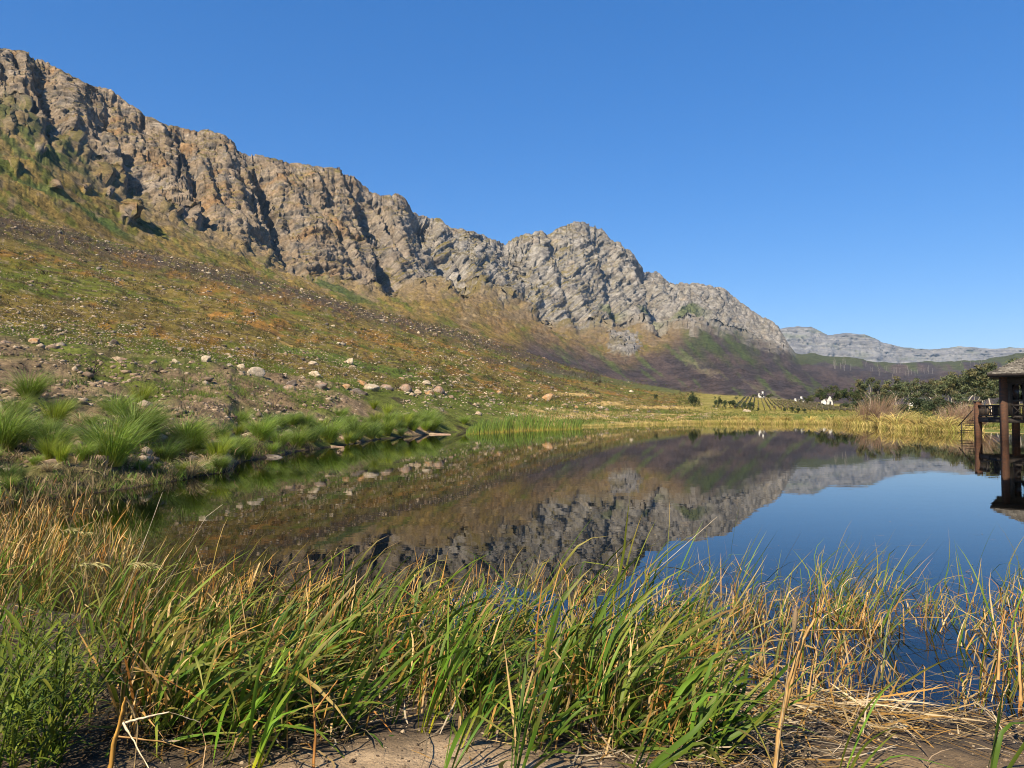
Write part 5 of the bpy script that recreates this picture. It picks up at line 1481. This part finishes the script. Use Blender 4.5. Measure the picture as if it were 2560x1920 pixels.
def leafy_stem(q, bx, by, H, lean, c, nleaf=11):
    """cane with alternate leaves"""
    az = float(wind_az(1, 1.2)[0]); t = np.linspace(0, 1, 8)
    pts = np.stack([bx + np.cos(az) * lean * H * t ** 1.6, by + np.sin(az) * lean * H * t ** 1.6, -0.05 + H * t], -1)
    q.tube(pts, np.linspace(0.009, 0.003, 8), 5, np.array(c) * 1.2)
    f = np.linspace(0.12, 0.98, nleaf)
    b = np.stack([np.interp(f, t, pts[:, i]) for i in range(3)], -1)
    la = az + np.arange(nleaf) * 2.6 + RNG.normal(0, 0.4, nleaf)
    q.add(*ribbons(b, U_(0.16, 0.34, nleaf), U_(0.012, 0.024, nleaf), la, U_(0.4, 0.9, nleaf), U_(1.3, 2.3, nleaf), 1.3, waz=la + 1.57, segs=6, C0=cvar(c, nleaf), C1=cvar(c, nleaf, 0.3), C2=cvar(np.array(c) * 1.2, nleaf), fold=0.2, taper=2.5))
    return pts[-1], az


def panicle(q, p, az, c=(0.42, 0.36, 0.15)):
    n = 46
    s_ = U_(0, 0.26, n)
    b = np.stack([p[0] + np.cos(az) * s_ * 0.9, p[1] + np.sin(az) * s_ * 0.9, p[2] + s_ * 0.25 - s_ ** 2 * 1.6], -1)
    q.add(*ribbons(b, U_(0.06, 0.16, n), 0.006, az + RNG.normal(0, 0.5, n), U_(0.8, 1.3, n), U_(1.7, 2.8, n), 1.0, segs=4, C0=cvar(c, n), C1=cvar(c, n), C2=cvar(np.array(c) * 1.2, n), taper=6))


k = 0
while k < 32:
    u = U_(-120, 340); v = U_(1620, 2080)
    if u > 60 + (2080 - v) * 0.7: continue
    x, y = px_ground(u, v, 0.35)
    q = Parts(); tip = None
    for j in range(RNG.integers(2, 5)):
        tip, az = leafy_stem(q, U_(-.07, .07), U_(-.07, .07), U_(0.40, 0.85), U_(0.1, 0.7), pick([(0.095, 0.13, 0.012), (0.14, 0.165, 0.018), (0.055, 0.085, 0.01)], 1)[0], 11)
    put('leafy_cane', q, M_LEAF, x, y, 'leafy green cane plant in the dense growth at the lower left', 'plant', 'leafy canes at the lower left')
    k += 1
for (u, v, H, lb) in [(195, 1700, 0.95, 'flowering grass with a drooping pale plume over the leafy canes'), (240, 1690, 1.1, 'second drooping pale plume above the leafy canes'), (300, 1560, 1.25, 'tall plume bending right over the brown water'), (90, 1420, 1.8, 'tallest tan plume above the straw reeds'), (190, 1400, 1.6, 'tan plume bending right before the largest tussock'), (30, 1440, 1.7, 'tan plume at the left picture edge')]:
    x, y = px_ground(u, v, 0.15)
    q = Parts(); tip, az = leafy_stem(q, 0, 0, H, 0.45, (0.20, 0.19, 0.05), 6); panicle(q, tip, 0.1)
    put('plume_grass', q, M_LEAF, x, y, lb, 'grass', 'plume grasses at the left')

# single plants that stand out
for (u, v, H, n, c, bc, w, lb) in [(640, 1915, 1.0, 9, BRIGHT, (0.62, 0.55, 0.02), 0.028, 'upright bright green cattail with glowing yellow foot at the bottom left'), (555, 1905, 0.85, 6, BRIGHT, (0.5, 0.5, 0.03), 0.022, 'small upright green cattail left of the yellow-footed one'),
                                   (1058, 1812, 1.15, 7, BRIGHT, (0.66, 0.52, 0.02), 0.022, 'upright cattail with bright yellow foot in the middle of the bed'), (985, 1775, 0.9, 8, BRIGHT, (0.30, 0.34, 0.03), 0.016, 'bright green cattail left of the yellow-footed middle one'), (1160, 1850, 0.8, 6, GREEN2, (0.55, 0.46, 0.03), 0.02, 'leaning cattail with yellowish foot at the edge of the sand'),
                                   (2440, 1930, 1.35, 4, GREEN, (0.10, 0.16, 0.03), 0.032, 'broad-leaved cattail at the lower right corner'), (2080, 1905, 0.95, 5, GREEN2, (0.4, 0.36, 0.05), 0.018, 'slim cattail leaning right on the mud at the right'), (1760, 1860, 1.0, 7, GREEN2, (0.3, 0.3, 0.05), 0.018, 'green cattail at the left of the tan stalks'),
                                   (1290, 1935, 1.1, 9, GREEN, (0.10, 0.15, 0.03), 0.026, 'broad green cattail in front of the sand at the bottom middle'), (1110, 1945, 0.95, 7, GREEN, (0.12, 0.16, 0.03), 0.024, 'broad green cattail left of the sand patch bottom'), (1560, 1940, 1.0, 9, GREEN, (0.12, 0.16, 0.03), 0.026, 'broad green cattail right of the sand at the bottom')]:
    x, y = px_ground(u, v, 0.35)
    q = Parts(); q.add(*green_blades(n, H, 0.045, 0.55 if 'upright' in lb or 'bright' in lb else 0.9, c, bc, w, 10))
    put('cattail_plant', q, M_LEAF, x, y, lb, 'cattail', None)


def strip(q, pix, y0, w, c):
    """dead leaf through photo pixels at distance y0 (list of (u, v, extra depth)): flat, creased, frayed"""
    K = np.array([((y0 + d) * (u - CX) / FPX, y0 + d, CAM_H + (y0 + d) * (HZ - v) / FPX) for u, v, d in pix])
    t = np.linspace(0, len(K) - 1, 6 * (len(K) - 1) + 1)
    Pp = np.stack([np.interp(t, np.arange(len(K)), K[:, i]) for i in range(3)], -1)
    Pp[1:-1] += RNG.normal(0, w * 0.06, (len(Pp) - 2, 3))
    T = np.gradient(Pp, axis=0); T /= np.linalg.norm(T, axis=1, keepdims=True)
    tw = np.cumsum(RNG.normal(0, 0.16, len(Pp)))[:, None] + U_(-0.4, 0.4)
    s_ = np.cross(T, np.array([0.2, 1.0, 0.3])); s_ /= np.linalg.norm(s_, axis=1, keepdims=True)
    nn = np.cross(s_, T)
    s2 = s_ * np.cos(tw) + nn * np.sin(tw); n2 = np.cross(s2, T)
    W = (np.linspace(1.0, 0.45, len(Pp)) * U_(0.85, 1.1, len(Pp)))[:, None] * w / 2
    V = np.stack([Pp - s2 * W, Pp - n2 * W * 0.18, Pp + s2 * W, Pp + n2 * W * 0.30], 1)
    m_ = len(Pp); i = np.arange(m_ - 1)[:, None] * 4 + np.arange(4)[None]; j = np.arange(m_ - 1)[:, None] * 4 + (np.arange(4)[None] + 1) % 4
    cc = np.repeat(np.asarray(c) * U_(0.6, 1.15, (m_, 1)), 4, 0) * np.tile(np.array([0.8, 1.0, 1.05, 0.9]), m_)[:, None]
    q.add(V.reshape(-1, 3), np.stack([i, j, j + 4, i + 4], -1).reshape(-1, 4), cc)


def abs_put(name, q, mat, label, cat, group=None):
    return link(name, q.mesh(name, mat), label=label, cat=cat, group=group)


q = Parts(); strip(q, [(283, 1960, 0), (300, 1860, 0), (318, 1780, 0), (328, 1732, 0)], 4.0, 0.034, (0.55, 0.30, 0.07)); strip(q, [(327, 1731, 0), (345, 1760, 0.05), (360, 1800, 0.1), (355, 1870, 0.15), (350, 1930, 0.2)], 4.0, 0.017, (0.50, 0.36, 0.18))
abs_put('broken_stalk', q, M_DRY, 'thick orange-brown reed stalk snapped over at the bottom left', 'reed stalk')
q = Parts(); strip(q, [(322, 1796, -0.05), (380, 1780, 0), (436, 1768, 0.05)], 4.0, 0.016, (0.66, 0.54, 0.36)); strip(q, [(436, 1768, 0.05), (475, 1780, 0.1), (512, 1793, 0.15)], 4.0, 0.015, (0.60, 0.47, 0.30)); strip(q, [(511, 1792, 0.15), (520, 1820, 0.2), (527, 1850, 0.2), (522, 1890, 0.2), (515, 1935, 0.2)], 4.0, 0.016, (0.50, 0.34, 0.17)); strip(q, [(322, 1794, -0.05), (350, 1840, -0.1), (400, 1925, -0.15)], 4.0, 0.018, (0.68, 0.56, 0.36))
abs_put('broken_stalk', q, M_DRY, 'pale dry reed bent into an arch at the bottom left', 'reed stalk')
q = Parts(); strip(q, [(312, 1828, 0.1), (420, 1840, 0.15), (520, 1872, 0.2)], 4.1, 0.014, (0.50, 0.30, 0.12))
abs_put('broken_stalk', q, M_DRY, 'fallen brown reed crossing under the pale arch', 'reed stalk')
q = Parts(); strip(q, [(790, 1940, 0), (796, 1830, 0), (792, 1760, 0), (775, 1660, 0)], 4.6, 0.026, (0.40, 0.19, 0.06)); strip(q, [(792, 1770, 0), (830, 1720, 0.05), (850, 1690, 0.05)], 4.6, 0.018, (0.5, 0.26, 0.08))
abs_put('broken_stalk', q, M_DRY, 'rusty split reed stalk left of the sand', 'reed stalk')
q = Parts(); strip(q, [(330, 1690, 0), (338, 1600, 0), (345, 1500, 0), (350, 1455, 0)], 6.2, 0.03, (0.42, 0.20, 0.06))
abs_put('broken_stalk', q, M_DRY, 'upright rusty stalk stump among the green leaves at the left', 'reed stalk')
# the tall cattail with its seed head
q = Parts(); strip(q, [(1918, 1990, 0), (1932, 1880, 0), (1948, 1760, 0), (1962, 1660, 0), (1976, 1570, 0)], 4.7, 0.012, (0.46, 0.34, 0.19))
st = abs_put('cattail_stalk', q, M_DRY, 'tall tan cattail stalk with a fluffy brown seed head at the right', 'cattail')
q = Parts(); y0 = 4.7
hp = np.array([(y0 * (u - CX) / FPX, y0, CAM_H + y0 * (HZ - v) / FPX) for u, v in ((1976, 1575), (1977, 1567), (1979, 1550), (1981, 1532), (1983, 1518), (1984, 1510))])
q.tube(hp, [0.004, 0.013, 0.017, 0.015, 0.011, 0.003], 8, (0.24, 0.17, 0.10))
n = 160; f = U_(0, 1, n); b = np.stack([np.interp(f, np.linspace(0, 1, 6), hp[:, i]) for i in range(3)], -1)
q.add(*ribbons(b, U_(0.015, 0.03, n), 0.003, U_(0, 6.28, n), 1.2, 1.7, segs=2, C0=(0.3, 0.22, 0.13), C1=(0.36, 0.28, 0.18), C2=(0.45, 0.36, 0.25)))
link('seed_head', q.mesh('seed_head', M_DRY), st)
for pix, w, lb in [([(1922, 1960, 0), (1935, 1830, 0.05), (1960, 1700, 0.1), (2000, 1590, 0.15), (2030, 1540, 0.2)], 0.036, 'broad orange-tan dead leaf rising beside the seed-head stalk'), ([(1945, 1790, 0.4), (1975, 1680, 0.4), (1998, 1600, 0.4), (2010, 1560, 0.4)], 0.028, 'second tan dead leaf behind the seed-head stalk'),
                   ([(1990, 1570, 0.5), (2060, 1568, 0.55), (2145, 1568, 0.6)], 0.020, 'yellow leaf folded flat towards the right'), ([(2010, 1740, 1.0), (2022, 1660, 1.0), (2032, 1610, 1.0)], 0.03, 'pale tan stub standing in the water'), ([(2478, 1690, 1.2), (2485, 1600, 1.2), (2500, 1520, 1.2)], 0.03, 'pale tan stem in the water at the far right'),
                   ([(2535, 1740, 0.6), (2532, 1640, 0.6), (2526, 1550, 0.6)], 0.035, 'thick orange stem at the right picture edge')]:
    q = Parts(); strip(q, pix, 4.7, w, np.array((0.56, 0.34, 0.13)) * U_(0.85, 1.15)); abs_put('dead_leaf', q, M_DRY, lb, 'reed stalk')
# long thin straws leaning over the brown water
for pix, lb in [([(320, 1590, 0), (430, 1440, 0.5), (520, 1290, 1.0), (560, 1260, 1.1)], 'long thin pale straw leaning right over the brown water'), ([(305, 1530, 0), (350, 1400, 0.4), (410, 1230, 0.9)], 'long thin straw crossing before the straw reeds'), ([(1500, 1560, 2), (1640, 1420, 2.3), (1790, 1290, 2.6)], 'long tan leaf pointing right over the mountain reflection')]:
    q = Parts(); strip(q, pix, 7.0, 0.012, (0.55, 0.45, 0.32)); abs_put('long_straw', q, M_DRY, lb, 'straw')

# litter of fallen dry leaves
n = 5200
uu = U_(-60, 2640, n); vv = 1560 + 420 * U_(0, 1, n)
keep = (perlin2(uu / 130.0, vv / 60.0) > -0.15) & ~((uu > 1900) & (vv < 1765) & (U_(0, 1, n) < 0.8)) & ~((uu > 880) & (uu < 1420) & (vv > 1795) & (U_(0, 1, n) < 0.9)) & ~((uu > 2150) & (vv > 1830) & (U_(0, 1, n) < 0.8))
uu, vv = uu[keep], vv[keep]; n = len(uu)
xy = px_ground(uu, vv, 0.15); zz = np.maximum(near_at(xy[:, 0], xy[:, 1]), -0.01) + U_(0.003, 0.09, n)
cc = pick([STR, TANB, GREYB, (0.20, 0.14, 0.09), (0.42, 0.30, 0.18), (0.62, 0.50, 0.33)], n) * U_(0.5, 1.1, (n, 1)) * (0.4 + 0.45 * sstep(500, 950, uu))[:, None]
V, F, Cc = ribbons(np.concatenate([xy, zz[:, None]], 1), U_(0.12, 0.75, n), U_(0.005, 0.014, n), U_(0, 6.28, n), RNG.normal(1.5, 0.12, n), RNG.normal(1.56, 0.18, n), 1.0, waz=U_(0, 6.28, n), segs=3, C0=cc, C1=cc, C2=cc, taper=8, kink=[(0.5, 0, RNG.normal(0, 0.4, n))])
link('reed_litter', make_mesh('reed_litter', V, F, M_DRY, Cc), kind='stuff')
# thick tan mat by the right water edge
n = 260
uu = RNG.normal(2040, 170, n); vv = RNG.normal(1785, 16, n)
xy = px_ground(uu, vv, 0.05); zz = np.maximum(near_at(xy[:, 0], xy[:, 1]), 0.0) + U_(0.01, 0.14, n)
cc = pick([STR, (0.62, 0.49, 0.30), TANB], n) * U_(0.75, 1.1, (n, 1))
V, F, Cc = ribbons(np.concatenate([xy, zz[:, None]], 1), U_(0.25, 0.9, n), U_(0.008, 0.018, n), RNG.normal(0, 0.8, n) + np.pi * RNG.integers(0, 2, n), RNG.normal(1.5, 0.12, n), RNG.normal(1.58, 0.15, n), 1.0, waz=U_(0, 6.28, n), segs=3, C0=cc, C1=cc, C2=cc, taper=8)
link('straw_mat', make_mesh('straw_mat', V, F, M_DRY, Cc), kind='stuff')

# bits of reed floating on the water
n = 420
uu = U_(200, 2600, n); vv = 1250 + 260 * U_(0, 1, n) ** 0.6
keep = perlin2(uu / 120.0 + 4, vv / 40.0) > 0.05
uu, vv = uu[keep], vv[keep]; n = len(uu)
xy = px_ground(uu, vv, 0.0)
cc = pick([STR, GREYB, (0.2, 0.16, 0.08)], n)
V, F, Cc = ribbons(np.concatenate([xy, np.full((n, 1), 0.006)], 1), U_(0.05, 0.25, n), U_(0.006, 0.014, n), U_(0, 6.28, n), 1.57, 1.57, 1.0, waz=U_(0, 6.28, n), segs=2, C0=cc, C1=cc, C2=cc, taper=8)
link('floating_reed_bits', make_mesh('floating_reed_bits', V, F, M_DRY, Cc), kind='stuff')

# grit and clods on the near ground
n = 2600
uu = U_(300, 2640, n); vv = 1640 + 330 * U_(0, 1, n)
xy = px_ground(uu, vv, 0.3); ok = pond_sd(xy[:, 0], xy[:, 1]) < 0.1
xy = xy[ok]; n = len(xy)
zz = near_at(xy[:, 0], xy[:, 1])
link('grit', stone_scatter('grit', np.concatenate([xy, zz[:, None]], 1), np.clip(0.006 * RNG.lognormal(0.1, 0.6, n), 0.003, 0.03), pick([(0.20, 0.14, 0.09), (0.12, 0.085, 0.055), (0.30, 0.23, 0.15), (0.07, 0.05, 0.035)], n)), kind='stuff')

# ------------------------------------------------------------------ air
hz = Parts(); hz.box((0, 5000, 560), (30000, 26000, 1240))
hm, nt, out = new_mat('air_haze')
pv = nt.nodes.new('ShaderNodeVolumePrincipled')
pv.inputs['Color'].default_value = (0.52, 0.74, 1.0, 1)
pv.inputs['Density'].default_value = 0.00003
pv.inputs['Anisotropy'].default_value = 0.0
nt.links.new(pv.outputs[0], out.inputs['Volume'])
link('haze', hz.mesh('haze', hm), kind='stuff')
